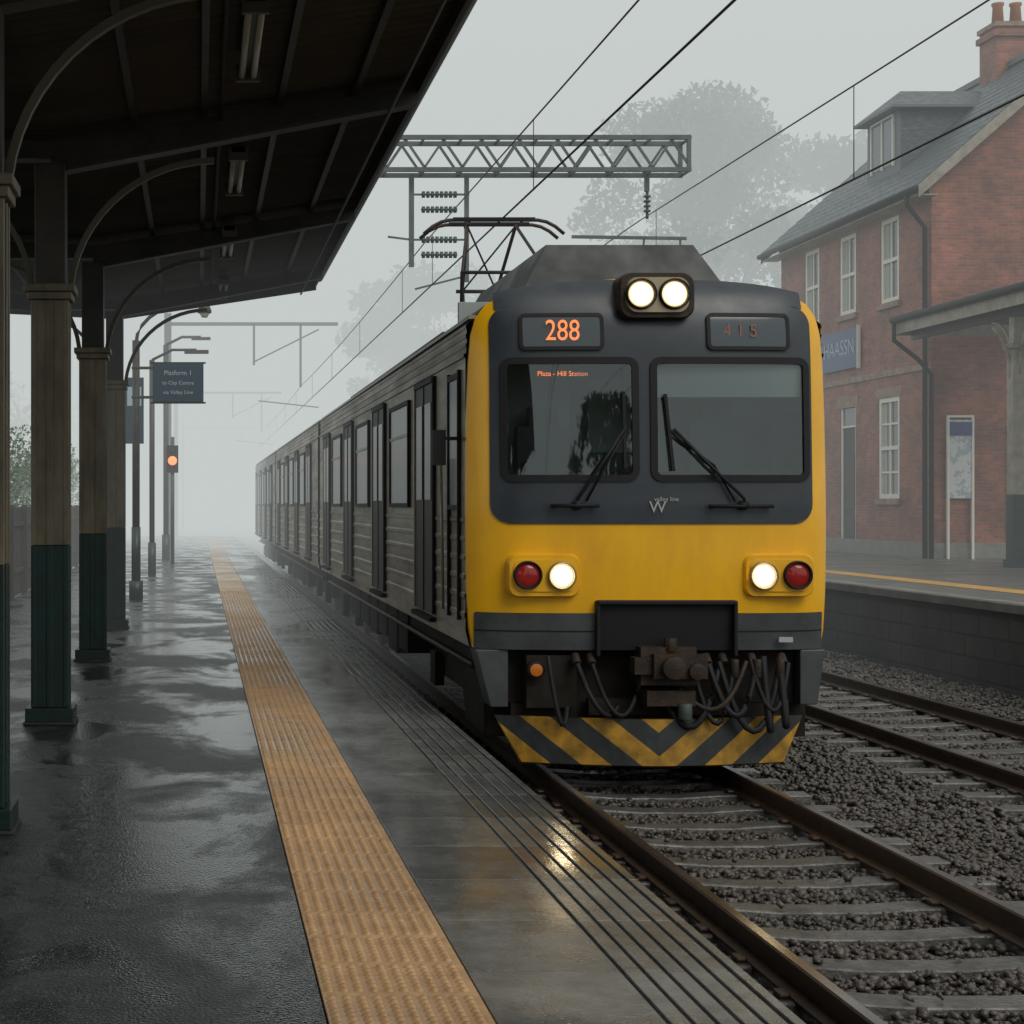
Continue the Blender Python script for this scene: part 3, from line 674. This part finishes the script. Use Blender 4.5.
for (u0,z0,u1,z1) in ((-.62,.03,-.24,.62),(.70,.03,.14,.60)):
    c.tube([wp(u0,z0-.03,.05),wp(u0,z0+.02,.07),wp((u0+u1)/2,(z0+z1)/2,.085),wp(u1,z1,.07)],.014,'black',n=6); c.tube([wp(u0+.07*(1 if u0<0 else -1),z0,.05),wp((u0+u1)/2+.04,(z0+z1)/2,.07),wp(u1,z1-.05,.06)],.009,'black',n=6)
    c.bar(wp(u1+.0,z1-.33,.05),wp(u1-.01 if u0<0 else u1-.06,z1+.28,.05),.024,'black')
    c.tube([wp(u0,z0-.03,-.02),wp(u0,z0-.03,.07)],.04,'black',n=10)
for a,b_,z in ((-.83,-.45,-.005),(.42,.94,-.01)):
    c.tube([wp(a,z,.06),wp(b_,z,.06)],.016,'black',n=8); c.bar(wp(a+.04,z,-.01),wp(a+.04,z,.06),.02,'black'); c.bar(wp(b_-.04,z,-.01),wp(b_-.04,z,.06),.02,'black')
c.obj('wipers_and_rails',TR)
HW=1.45
def carbody(ya,yb,name,first=False):
    c=MB()
    prof=[(1.42,-1.15)]
    z=-1.02
    while z<-.16:
        prof+=[(1.449,z),(1.449,z+.10),(1.458,z+.11),(1.458,z+.14)]; z+=.155
    prof+=[(1.45,-.1),(1.45,1.2),(1.464,1.205),(1.464,1.23),(1.445,1.235)]
    z=1.28
    while z<1.44: prof+=[(1.440,z),(1.447,z+.015),(1.447,z+.03),(1.438,z+.04)]; z+=.075
    top=[(1.39,1.52),(1.30,1.62),(1.16,1.69),(.9,1.75),(.55,1.79),(.25,1.805),(0,1.81)]
    kk=len(prof); prof+=top
    P=prof+[(-u,z) for u,z in prof[::-1][1:]]; n=len(P)
    vs=[(XC+u,ya,z) for u,z in P]+[(XC+u,yb,z) for u,z in P]
    fs=[];fr=[]
    for i in range(n-1):
        f=(i,i+1,n+i+1,n+i)
        (fr if kk-1<=i<n-kk else fs).append(f)
    c.add(vs,fs,'steel'); c.add(vs,fr,'roof',True)
    c.add(vs,[tuple(range(n))[::-1],tuple(range(n,2*n))] if not first else [tuple(range(n,2*n))],'under')
    y=ya+.4
    while y<yb:
        c.box(XC-.95,XC+.95,y,y+.04,1.72,1.82,'roof'); y+=.55
    for sg in (-1,1): c.box(XC+sg*1.36,XC+sg*1.42,ya,yb,1.515,1.545,'steel2')
    c.obj(name,TR,fixn=False)
    c=MB()
    X=XC-HW
    def panel(y0,y1,z0,z1,kind):
        if kind=='win':
            c.box(X-.022,X+.0,y0,y1,z0,z1,'sideglass'); w=.045
            c.box(X-.034,X-.0,y0-w,y0,z0-w,z1+w,'black'); c.box(X-.034,X,y1,y1+w,z0-w,z1+w,'black'); c.box(X-.034,X,y0,y1,z1,z1+w,'black'); c.box(X-.034,X,y0,y1,z0-w,z0,'black')
            c.box(X-.030,X,y0,y1,z0+.68*(z1-z0),z0+.71*(z1-z0),'steel2')
        else:
            c.box(X-.022,X,y0,y1,z0,z1,'doorpanel'); w=.05
            c.box(X-.035,X,y0-w,y0,z0,z1+w,'black'); c.box(X-.035,X,y1,y1+w,z0,z1+w,'steel2'); c.box(X-.04,X,y0,y1,z1,z1+w,'black')
            m_=(y0+y1)/2; c.box(X-.03,X-.02,m_-.012,m_+.012,z0,z1,'black')
            for a,b_ in ((y0+.12,m_-.1),(m_+.1,y1-.12)): c.box(X-.029,X-.02,a,b_,.05,.95,'sideglass')
            c.box(X-.06,X,y0-.05,y1+.05,z0-.07,z0-.03,'under')
    if first:
        c.box(X-.02,X+.01,Y0+.6,Y0+1.12,.0,1.05,'sideglass')
        for a,b_ in ((Y0+.56,Y0+.6),(Y0+1.12,Y0+1.16)): c.box(X-.03,X+.01,a,b_,-.95,1.12,'black')
        c.box(X-.03,X+.01,Y0+.6,Y0+1.12,1.05,1.1,'black'); c.box(X-.03,X+.01,Y0+.6,Y0+1.12,-.04,0,'black')
        c.box(X-.24,X-.13,Y0+.52,Y0+.62,.33,.62,'black'); c.bar((X,Y0+.56,.55),(X-.15,Y0+.56,.55),.03,'black')
        c.tube([(X-.05,Y0+1.24,-.9),(X-.07,Y0+1.24,.4)],.014,'steel2')
    d=[1.75,5.85,9.95,14.05]
    for q in d: panel(ya+q,ya+q+1.25,-1.0,1.13,'door')
    for q in (3.6,7.7,11.8): panel(ya+q,ya+q+1.6,.02,1.03,'win')
    c.obj(name+'_doors_windows',TR,fixn=True)
    c=MB()
    c.box(XC-1.25,XC+1.25,ya+.5,yb-.2,-1.4,-1.16,'under')
    for by in (ya+2.6,yb-3.0):
        c.box(XC-1.1,XC-.95,by-1.6,by+1.6,-1.75,-1.5,'under'); c.box(XC+.95,XC+1.1,by-1.6,by+1.6,-1.75,-1.5,'under')
        for wy in (by-1.15,by+1.15):
            for sx in (-1,1):
                c.tube([(XC+sx*.69,wy,RZ+.46),(XC+sx*.83,wy,RZ+.46)],.46,'iron',n=28,smooth=False)
                c.box(XC+sx*1.1,XC+sx*1.2,wy-.17,wy+.17,-1.85,-1.5,'under')
                for d_ in (-.3,.3): c.tube([(XC+sx*1.05,wy+d_,-1.55),(XC+sx*1.05,wy+d_,-1.3)],.08,'under')
    y=ya+5.2
    while y<yb-5.6:
        w=random.uniform(.7,1.4); c.box(XC-1.28,XC-.6,y,y+w,-1.16-random.uniform(.45,.65),-1.17,'under'); y+=w+.2
    c.tube([(XC-1.3,ya+.5,-1.35),(XC-1.3,yb-.3,-1.35)],.03,'iron')
    c.obj(name+'_underframe',TR,bevel=.01)
carbody(Y0+.33,Y0+16.8,'car_body_a',True)
carbody(Y0+17.35,Y0+34,'car_body_b'); carbody(Y0+34.5,Y0+51,'car_body_c')
c=MB()
for y in (Y0+16.8,Y0+34): c.box(XC-1.25,XC+1.25,y,y+.55,-1.1,1.6,'black')
c.obj('gangways',TR)
c=MB()
def frus(ux0,ux1,ya,yb,z0,z1,k,ins=.32,insy=.25):
    vs=[(XC+ux0,ya,z0),(XC+ux1,ya,z0),(XC+ux1,yb,z0),(XC+ux0,yb,z0),(XC+ux0+ins,ya+insy,z1),(XC+ux1-ins,ya+insy,z1),(XC+ux1-ins,yb-insy,z1),(XC+ux0+ins,yb-insy,z1)]
    c.add(vs,[(0,3,2,1),(4,5,6,7),(0,1,5,4),(1,2,6,5),(2,3,7,6),(3,0,4,7)],k)
frus(-.98,.92,Y0+.75,Y0+4.6,1.66,2.22,'roof')
for i in range(9): c.box(XC-.5,XC+.5,Y0+1.3+i*.34,Y0+1.42+i*.34,2.22,2.235,'under')
for y in (Y0+10.5,Y0+14,Y0+19.5,Y0+25,Y0+30,Y0+37,Y0+43): frus(-.85,.85,y,y+2.2,1.70,1.98,'roof',.12,.15)
c.tube([(XC-.95,Y0+5,1.86),(XC-.95,Y0+16,1.86)],.03,'iron')
c.obj('roof_equipment',TR,bevel=.02)
c=MB(); PYY=21.0; HZ=3.52
for dy in (-.18,.18):
    pts=[]
    for i in range(17):
        u=-.86+1.72*i/16; e_=max(0,abs(u)-.52)/.34; pts.append((XC+.0+u,PYY+dy,HZ-.03-.17*e_**2))
    c.tube(pts,.022,'iron',n=6)
    c.box(XC-.5,XC+.5,PYY+dy-.03,PYY+dy+.03,HZ-.02,HZ-.0,'black')
for x in (-.3,.34): c.bar((XC+x,PYY-.18,HZ-.06),(XC+x,PYY+.18,HZ-.06),.03,'iron')
KZ=2.75
for sg in (-1,1):
    c.tube([(XC+sg*.30,PYY,HZ-.07),(XC+sg*.22,PYY+.9,KZ)],.022,'iron',n=6); c.tube([(XC+sg*.22,PYY+.9,KZ),(XC+sg*.36,PYY-.2,2.0)],.03,'iron',n=6)
    c.tube([(XC+sg*.30,PYY,HZ-.07),(XC-sg*.22,PYY+.9,KZ)],.012,'iron',n=6)
    c.tube([(XC+sg*.30,PYY,HZ-.07),(XC+sg*.5,PYY-.9,KZ)],.02,'iron',n=6); c.tube([(XC+sg*.5,PYY-.9,KZ),(XC+sg*.36,PYY+.1,2.0)],.028,'iron',n=6)
c.tube([(XC-.3,PYY+.9,KZ),(XC+.3,PYY+.9,KZ)],.025,'iron'); c.tube([(XC-.5,PYY-.9,KZ),(XC+.5,PYY-.9,KZ)],.022,'iron')
c.box(XC-.6,XC+.6,PYY-.9,PYY+.9,1.94,2.0,'iron')
for sx in (-.5,.5):
    for sy in (-.8,.8): c.tube([(XC+sx,PYY+sy,1.74),(XC+sx,PYY+sy,1.95)],.06,'insul',n=10)
c.obj('pantograph',TR)

# ------------------------------------------------------------------ overhead line
def truss(mb,x0,x1,y,z0,z1,d,step,w=.07,k='galv'):
    for yy in (y-d,y+d):
        mb.box(x0,x1,yy-w/2,yy+w/2,z0,z0+w,k); mb.box(x0,x1,yy-w/2,yy+w/2,z1-w,z1,k)
        n=int((x1-x0)/step); st=(x1-x0)/n
        for i in range(n):
            a=x0+i*st; mb.bar((a,yy,z0+w),(a+st/2,yy,z1-w),w*.55,k); mb.bar((a+st/2,yy,z1-w),(a+st,yy,z0+w),w*.55,k)
        mb.box(x1-.06,x1,yy-w/2-.002,yy+w/2+.002,z0-.002,z1+.002,k)
    n=int((x1-x0)/step)
    for i in range(n+1):
        a=x0+i*(x1-x0)/n
        for z in (z0+w/2,z1-w/2): mb.bar((a,y-d,z),(a,y+d,z),w*.5,k)
c=MB(); GY=28.2
truss(c,-4.4,8.1,GY,5.48,6.08,.25,.62)
for sx in (-4.3,-3.9):
    for dy in (-.25,.25): c.box(sx-.04,sx+.04,GY+dy-.04,GY+dy+.04,GZ,5.48,'galv')
for i in range(14):
    z=GZ+.2+i*.55; c.bar((-4.3,GY-.25,z),(-3.9,GY-.25,z+.5),.04,'galv'); c.bar((-3.9,GY+.25,z),(-4.3,GY+.25,z+.5),.04,'galv')
c.box(3.50,3.58,GY-.04,GY+.04,3.95,5.48,'galv'); c.box(4.42,4.49,GY-.04,GY+.04,3.7,5.48,'galv')
def ins(x0,x1,z,n=6):
    c.tube([(x0,GY,z),(x1,GY,z)],.018,'galv',n=6)
    for i in range(n):
        x=x0+(x1-x0)*(i+.5)/n; c.tube([(x-.025,GY,z),(x+.025,GY,z)],.055,'insul',n=12)
for z,xa,xb in ((5.15,3.7,4.3),(4.9,3.7,4.3),(4.4,3.7,4.3),(4.15,3.7,4.3)): ins(xa,xb,z,8)
c.bar((3.54,GY,5.15),(4.5,GY,5.15),.03,'galv'); c.bar((3.54,GY,4.4),(4.45,GY,4.4),.03,'galv'); c.bar((3.15,GY,4.45),(3.54,GY,4.4),.03,'galv'); c.bar((4.45,GY,3.8),(3.6,GY,3.58),.03,'galv')
c.box(7.41,7.48,GY-.04,GY+.04,5.2,5.48,'galv')
c.tube([(7.45,GY,5.2),(7.45,GY,4.75)],.025,'galv',n=8)
for z in (5.1,5.02,4.94,4.86): c.tube([(7.45,GY,z),(7.45,GY,z+.03)],.06,'insul',n=10)
c.bar((6.2,GY,4.45),(8.1,GY,4.42),.05,'galv'); c.bar((8.0,GY,4.42),(8.0,GY,4.2),.03,'galv'); c.bar((7.4,GY,4.42),(7.33,GY,3.66),.03,'galv')
c.obj('catenary_gantry')
def cant(Y,X0,reach,zt,name='catenary_mast'):
    c=MB()
    c.box(X0-.13,X0-.1,Y-.1,Y+.1,GZ,zt+.4,'galv'); c.box(X0+.1,X0+.13,Y-.1,Y+.1,GZ,zt+.4,'galv'); c.box(X0-.1,X0+.1,Y-.015,Y+.015,GZ,zt+.4,'galv')
    c.box(X0,X0+reach,Y-.05,Y+.05,zt-.06,zt+.06,'galv')
    c.box(2.0,2.08,Y-.05,Y+.05,5.1,zt,'galv'); c.bar((2.0,Y,5.2),(4.4,Y,6.4),.05,'galv'); c.box(3.7,3.78,Y-.05,Y+.05,4.3,zt,'galv'); c.bar((2.2,Y,3.8),(4.4,Y,3.56),.04,'galv')
    c.obj(name)
cant(62,-1.1,6.2,6.6); cant(100,-1.3,6.2,6.6); cant(145,-1.3,6.2,6.6)
c=MB()
for (x,zc,zm) in ((3.75,3.53,4.34),(7.33,3.64,4.72)):
    sup=[-60,-25,GY,62,100,145,200]
    for i in range(len(sup)-1):
        a,b_=sup[i],sup[i+1]; pts=[]
        for k in range(13):
            t=k/12; pts.append((x,a+(b_-a)*t,zm-.18*4*t*(1-t)*(0.6 if i>1 else .3)))
        c.tube(pts,.010,'wire',n=5)
        y=a+3
        while y<b_:
            t=(y-a)/(b_-a); c.tube([(x,y,zc),(x,y,zm-.18*4*t*(1-t)*(0.6 if i>1 else .3))],.006,'wire',n=4); y+=8.2
    c.tube([(x,-60,zc),(x,200,zc)],.012,'wire',n=5)
c.obj('overhead_wires')

# ------------------------------------------------------------------ station building
B=empty('brick_station_building')
XF=16.4; YA=38.0; YBk=47.8; ZE=7.25; XR=20.4; ZRd=10.75; XK=24.4
def wallx(mb,X,y0,y1,z0,z1,holes,dep,k):
    ys=sorted({y0,y1}|{h[0] for h in holes}|{h[1] for h in holes}); zs=sorted({z0,z1}|{h[2] for h in holes}|{h[3] for h in holes})
    for i in range(len(ys)-1):
        for j in range(len(zs)-1):
            ym=(ys[i]+ys[i+1])/2; zm=(zs[j]+zs[j+1])/2
            if any(h[0]<ym<h[1] and h[2]<zm<h[3] for h in holes): continue
            mb.quad((X,ys[i],zs[j]),(X,ys[i],zs[j+1]),(X,ys[i+1],zs[j+1]),(X,ys[i+1],zs[j]),k)
    for a,b_,z0_,z1_ in holes:
        mb.quad((X,a,z0_),(X,a,z1_),(X+dep,a,z1_),(X+dep,a,z0_),k); mb.quad((X,b_,z0_),(X+dep,b_,z0_),(X+dep,b_,z1_),(X,b_,z1_),k)
        mb.quad((X,a,z1_),(X,b_,z1_),(X+dep,b_,z1_),(X+dep,a,z1_),k); mb.quad((X,a,z0_),(X+dep,a,z0_),(X+dep,b_,z0_),(X,b_,z0_),k)
up=[(yc-.52,yc+.52,4.8,6.8) for yc in (40.3,42.9,45.4)]
dn=[(39.75,40.95,.15,2.55),(42.4,43.4,P2,2.45),(44.9,45.9,P2,2.45)]
DP=.09
w=MB(); wallx(w,XF,YA,YBk,P2,ZE+.1,up+dn,DP,'brick')
def gab(y,mb): mb.add([(XF,y,P2),(XK,y,P2),(XK,y,ZE+.1),(XR,y,ZRd),(XF,y,ZE+.1)],[(0,1,2,3,4)],'brick')
gab(YA,w); gab(YBk,w); w.quad((XK,YA,P2),(XK,YBk,P2),(XK,YBk,ZE),(XK,YA,ZE),'brick')
w.obj('walls',B,fixn=False)
t=MB()
for y0,y1,z0,z1 in up+dn[:1]:
    X=XF+DP
    t.box(X-.02,X+.05,y0,y1,z0,z1,'wglass')
    for yy in (y0,y1-.11): t.box(X-.08,X-.02,yy,yy+.11,z0,z1,'trim')
    t.box(X-.08,X-.02,y0+.11,y1-.11,z1-.11,z1,'trim'); t.box(X-.08,X-.02,y0+.11,y1-.11,z0,z0+.11,'trim'); t.box(X-.08,X-.02,y0+.11,y1-.11,(z0+z1)/2-.045,(z0+z1)/2+.045,'trim')
    t.box(X-.06,X-.02,(y0+y1)/2-.035,(y0+y1)/2+.035,z0+.11,z1-.11,'trim')
    if z1-z0>2.2: t.box(X-.055,X-.021,y0+.11,y1-.11,z0+.6,z0+.65,'trim'); t.box(X-.055,X-.021,y0+.11,y1-.11,z1-.65,z1-.60,'trim')
    t.box(XF-.08,XF+.05,y0-.12,y1+.12,z0-.14,z0-.002,'lintel'); t.box(XF-.012,XF+.05,y0-.15,y1+.15,z1+.002,z1+.24,'lintel')
    t.box(X-.03,X-.022,y1-.36,y1-.12,z0+.12,z1-.12,'curtain')
for y0,y1,z0,z1 in dn[1:]:
    X=XF+DP; t.box(X-.03,X+.04,y0,y1,z0,z1-.5,'interior_d'); t.box(X-.03,X+.04,y0,y1,z1-.45,z1,'wglass'); t.box(X-.06,X+.0,y0,y1,z1-.5,z1-.45,'trim')
    t.box(X-.07,X-.03,y0,y0+.08,z0,z1,'trim'); t.box(X-.07,X-.03,y1-.08,y1,z0,z1,'trim'); t.box(X-.045,X-.031,y0+.2,y1-.2,z0+.2,z0+.9,'doorpanel'); t.box(X-.045,X-.031,y0+.2,y1-.2,z0+1.1,z0+2.5,'doorpanel')
    t.box(XF-.012,XF+.05,y0-.15,y1+.15,z1+.002,z1+.28,'lintel')
t.box(XF-.04,XF-.001,YA,YBk,3.05,3.2,'lintel'); t.box(XF-.05,XF-.001,YA,YBk,P2,P2+.35,'conc'); t.box(XF-.04,XK,YA-.04,YA-.001,P2,P2+.35,'conc')
t.box(XF-.06,XF-.001,YA+.0,YBk,ZE-.3,ZE-.1,'lintel')
t.obj('windows_doors_trim',B,bevel=.008)
r=MB()
ov=.45; sl=(ZRd-ZE)/(XR-XF)
def rz(x): return ZE+.12+sl*(x-XF) if x<=XR else ZE+.12+sl*(2*XR-XF-x)
xe=XF-ov
r.prism([(xe,rz(xe)),(XR,rz(XR)),(2*XR-xe,rz(xe)),(2*XR-xe,rz(xe)+.12),(XR,rz(XR)+.14),(xe,rz(xe)+.12)],YA-.35,YBk+.35,'slate')
x=xe
while x<XR:
    r.add([(x,YA-.36,rz(x)+.125),(x+.25,YA-.36,rz(x+.25)+.135),(x+.25,YBk+.36,rz(x+.25)+.135),(x,YBk+.36,rz(x)+.125),(x,YA-.36,rz(x)+.15),(x,YBk+.36,rz(x)+.15)],[(4,1,2,5),(0,4,5,3),(0,1,4)],'slate'); x+=.25
r.box(XR-.12,XR+.12,YA-.38,YBk+.38,rz(XR)+.1,rz(XR)+.24,'lead')
for yy in (YA-.385,YBk+.355):
    r.prism([(xe,rz(xe)-.16),(XR,rz(XR)-.16),(XR,rz(XR)+.12),(xe,rz(xe)+.12)],yy,yy+.03,'barge'); r.prism([(XR,rz(XR)-.16),(2*XR-xe,rz(xe)-.16),(2*XR-xe,rz(xe)+.12),(XR,rz(XR)+.12)],yy,yy+.03,'barge')
r.tube([(xe-.06,YA-.35,rz(xe)+.03),(xe-.06,YBk+.35,rz(xe)+.03)],.07,'black',n=10); r.box(xe,XF,YA-.3,YBk+.3,rz(xe)-.1,rz(xe)-.07,'barge')
r.tube([(xe-.06,YA+.15,rz(xe)-.0),(xe-.04,YA+.15,rz(xe)-.25),(XF-.09,YA+.15,rz(xe)-.75),(XF-.09,YA+.15,3.6),(XF-.09,YA+.15,P2)],.055,'black',n=10)
dy0,dy1=41.6,43.6; dx0=17.2; dzt=9.75
r.box(dx0,19.9,dy0,dy1,rz(dx0),dzt-.07,'slate'); r.box(dx0-.03,dx0-.001,dy0,dy1,rz(dx0)+.05,dzt-.07,'lead')
r.box(dx0-.05,dx0-.03,dy0+.35,dy1-.35,rz(dx0)+.35,dzt-.15,'wglass')
for a in (dy0+.3,(dy0+dy1)/2-.03,dy1-.36): r.box(dx0-.08,dx0-.03,a,a+.06,rz(dx0)+.3,dzt-.16,'trim')
r.box(dx0-.08,dx0-.03,dy0+.3,dy1-.3,dzt-.15,dzt-.1,'trim')
vs=[(dx0-.3,dy0-.25,dzt),(dx0-.3,dy1+.25,dzt),(20.6,dy1+.25,dzt),(20.6,dy0-.25,dzt),(dx0+.4,(dy0+dy1)/2,dzt+.62),(20.3,(dy0+dy1)/2,dzt+.62)]
r.add(vs,[(0,1,4),(1,2,5,4),(3,0,4,5),(0,3,2,1)],'slate'); r.box(dx0-.3,20.0,dy0-.25,dy1+.25,dzt-.06,dzt-.002,'lead')
r.obj('roof_and_dormer',B)
ch=MB(); ch.box(20.0,20.95,42.6,43.5,ZRd-.6,12.0,'brick'); ch.box(19.93,21.02,42.53,43.57,11.75,11.9,'brick'); ch.box(19.95,21.0,42.55,43.55,12.002,12.12,'lintel')
for x in (20.25,20.7): ch.tube([(x,43.05,12.12),(x,43.05,12.6),(x,43.05,12.65),(x,43.05,12.7)],.13,'pot',n=14,rs=[.15,.12,.15,.15])
ch.obj('chimney',B)
c=MB(); c.box(XF-.10,XF-.05,42.05,44.5,3.42,4.42,'signblue2'); c.box(XF-.11,XF-.03,42.0,42.045,3.38,4.46,'trim'); c.obj('name_board',B)
text('name_board_text','HAASSN',(XF-.105,43.25,3.95),.55,'signtxt',(math.pi/2,0,-math.pi/2),B)
e=empty('station_canopy'); c=MB()
xa=15.33; ya,yb=22.0,37.3
def cz2(x): return 4.02+.27*(x-xa)
c.prism([(xa,cz2(xa)),(19.5,cz2(19.5)),(19.5,cz2(19.5)+.1),(xa,cz2(xa)+.1)],ya,yb,'slate')
x=xa
while x<19.4: c.add([(x,ya,cz2(x)+.10),(x+.3,ya,cz2(x+.3)+.108),(x+.3,yb,cz2(x+.3)+.108),(x,yb,cz2(x)+.10),(x,ya,cz2(x)+.135),(x,yb,cz2(x)+.135)],[(4,1,2,5),(0,4,5,3)],'slate'); x+=.3
c.prism([(xa,cz2(xa)-.3),(19.5,cz2(xa)-.3),(19.5,cz2(19.5)),(xa,cz2(xa))],yb,yb+.04,'barge')
c.box(xa-.03,xa-.001,ya,yb+.04,cz2(xa)-.28,cz2(xa)+.1,'barge'); c.tube([(xa-.1,ya,cz2(xa)+.03),(xa-.1,yb,cz2(xa)+.03)],.075,'black',n=10)
y=ya+.5
while y<yb: c.box(xa,19.5,y-.04,y+.04,cz2(xa)-.2,cz2(xa)-.05,'darksteel'); y+=1.5
c.box(15.65,15.75,ya,yb,cz2(xa)-.4,cz2(xa)-.202,'darksteel')
c.tube([(xa-.1,yb-.1,cz2(xa)),(xa-.1,yb-.1,3.6),(XF-.5,yb+.2,3.2),(XF-.09,yb+.5,2.9),(XF-.09,yb+.5,P2)],.05,'black',n=8)
for y in (32.6,27.0):
    X=15.7
    c.box(X-.18,X+.18,y-.18,y+.18,P2,P2+.15,'green'); c.box(X-.14,X+.14,y-.14,y+.14,P2+.15,.2,'green'); c.box(X-.13,X+.13,y-.13,y+.13,.202,3.0,'barge'); c.box(X-.18,X+.18,y-.18,y+.18,3.002,3.1,'barge')
    c.box(X-.1,X+.1,y-.1,y+.1,3.102,3.6,'barge')
    for sg in (-1,1):
        pts=[(X,y+sg*(.1+.9*(1-math.cos(t))),2.5+1.1*math.sin(t)) for t in np.linspace(0,math.pi/2,9)]; c.tube(pts,.035,'barge',n=6)
    pts=[(X-.1-.8*(1-math.cos(t)),y,2.4+1.2*math.sin(t)) for t in np.linspace(0,math.pi/2,9)]; c.tube(pts[:6],.035,'barge',n=6)
c.obj('canopy_structure',e)
c=MB(); c.box(16.75,17.25,YA-.10,YA-.045,.15,1.9,'poster'); c.box(16.70,16.75,YA-.12,YA-.045,-1.2,1.95,'trim'); c.box(17.25,17.3,YA-.12,YA-.045,-1.2,1.95,'trim'); c.box(16.7,17.3,YA-.12,YA-.045,1.952,2.0,'trim'); c.box(16.75,17.25,YA-.13,YA-.1,1.55,1.85,'signblue2'); c.obj('notice_board')
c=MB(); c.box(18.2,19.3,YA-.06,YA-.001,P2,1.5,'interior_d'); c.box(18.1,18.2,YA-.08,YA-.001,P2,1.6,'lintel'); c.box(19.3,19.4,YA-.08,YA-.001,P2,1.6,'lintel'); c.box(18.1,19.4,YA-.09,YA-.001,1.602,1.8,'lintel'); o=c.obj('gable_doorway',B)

# ------------------------------------------------------------------ fog
def fog(name,x0,x1,y0,y1,z0,z1,dens,L_):
    m=bpy.data.materials.new(name); m.use_nodes=True; nt=m.node_tree; nt.nodes.clear()
    o=N(nt,'ShaderNodeOutputMaterial'); v=N(nt,'ShaderNodeVolumeAbsorption'); v.inputs['Color'].default_value=(0,0,0,1); v.inputs['Density'].default_value=dens
    em=N(nt,'ShaderNodeEmission'); em.inputs['Color'].default_value=(*L_,1); em.inputs['Strength'].default_value=dens  # emission makes the fog glow, standing in for scattered skylight
    ad=N(nt,'ShaderNodeAddShader'); nt.links.new(v.outputs[0],ad.inputs[0]); nt.links.new(em.outputs[0],ad.inputs[1])
    nt.links.new(ad.outputs[0],o.inputs['Volume']); M[name]=m
    c=MB(); c.box(x0,x1,y0,y1,z0,z1,name); c.obj(name)
FL=(.555,.60,.59)
fog('fog',-160,160,19,52,GZ-.02,24,.0055,FL)
fog('fog_bank',-159.9,159.9,52.01,330,GZ-.021,30,.034,FL)

# ------------------------------------------------------------------ light
w=bpy.data.worlds.new('World'); scene.world=w; w.use_nodes=True; nt=w.node_tree; nt.nodes.clear()
o=N(nt,'ShaderNodeOutputWorld'); bg=N(nt,'ShaderNodeBackground'); bg.inputs['Strength'].default_value=.1
sk=N(nt,'ShaderNodeTexSky'); sk.sky_type='NISHITA'; sk.sun_disc=False; sk.sun_elevation=math.radians(44); sk.sun_rotation=math.radians(150); sk.dust_density=4; sk.air_density=1.2
hs=N(nt,'ShaderNodeHueSaturation'); hs.inputs['Saturation'].default_value=.12
mx=N(nt,'ShaderNodeMix',data_type='RGBA'); mx.inputs['Factor'].default_value=.88; mx.inputs['B'].default_value=(7.5,7.8,7.7,1)
nt.links.new(sk.outputs[0],hs.inputs['Color']); nt.links.new(hs.outputs[0],mx.inputs['A']); nt.links.new(mx.outputs['Result'],bg.inputs[0]); nt.links.new(bg.outputs[0],o.inputs[0])
sd=bpy.data.lights.new('sun','SUN'); sd.energy=1.0; sd.angle=math.radians(30); sd.color=(1,.95,.88); so=bpy.data.objects.new('sun',sd); COL.objects.link(so)
so.rotation_euler=(math.radians(46),0,math.radians(30))

cd=bpy.data.cameras.new('camera'); cam=bpy.data.objects.new('camera',cd); COL.objects.link(cam); cam.location=(0,0,0); cam.rotation_euler=(math.pi/2,0,0)
cd.sensor_width=36; cd.lens=F/1024*36; cd.shift_x=314/1024; cd.shift_y=-7/1024; cd.clip_start=.05; cd.clip_end=3000
scene.camera=cam
for ob in list(COL.objects):
    if ob.parent is None: ob.location.z-=GZ
scene.view_settings.view_transform='Standard'; scene.view_settings.look='None'; scene.view_settings.exposure=0
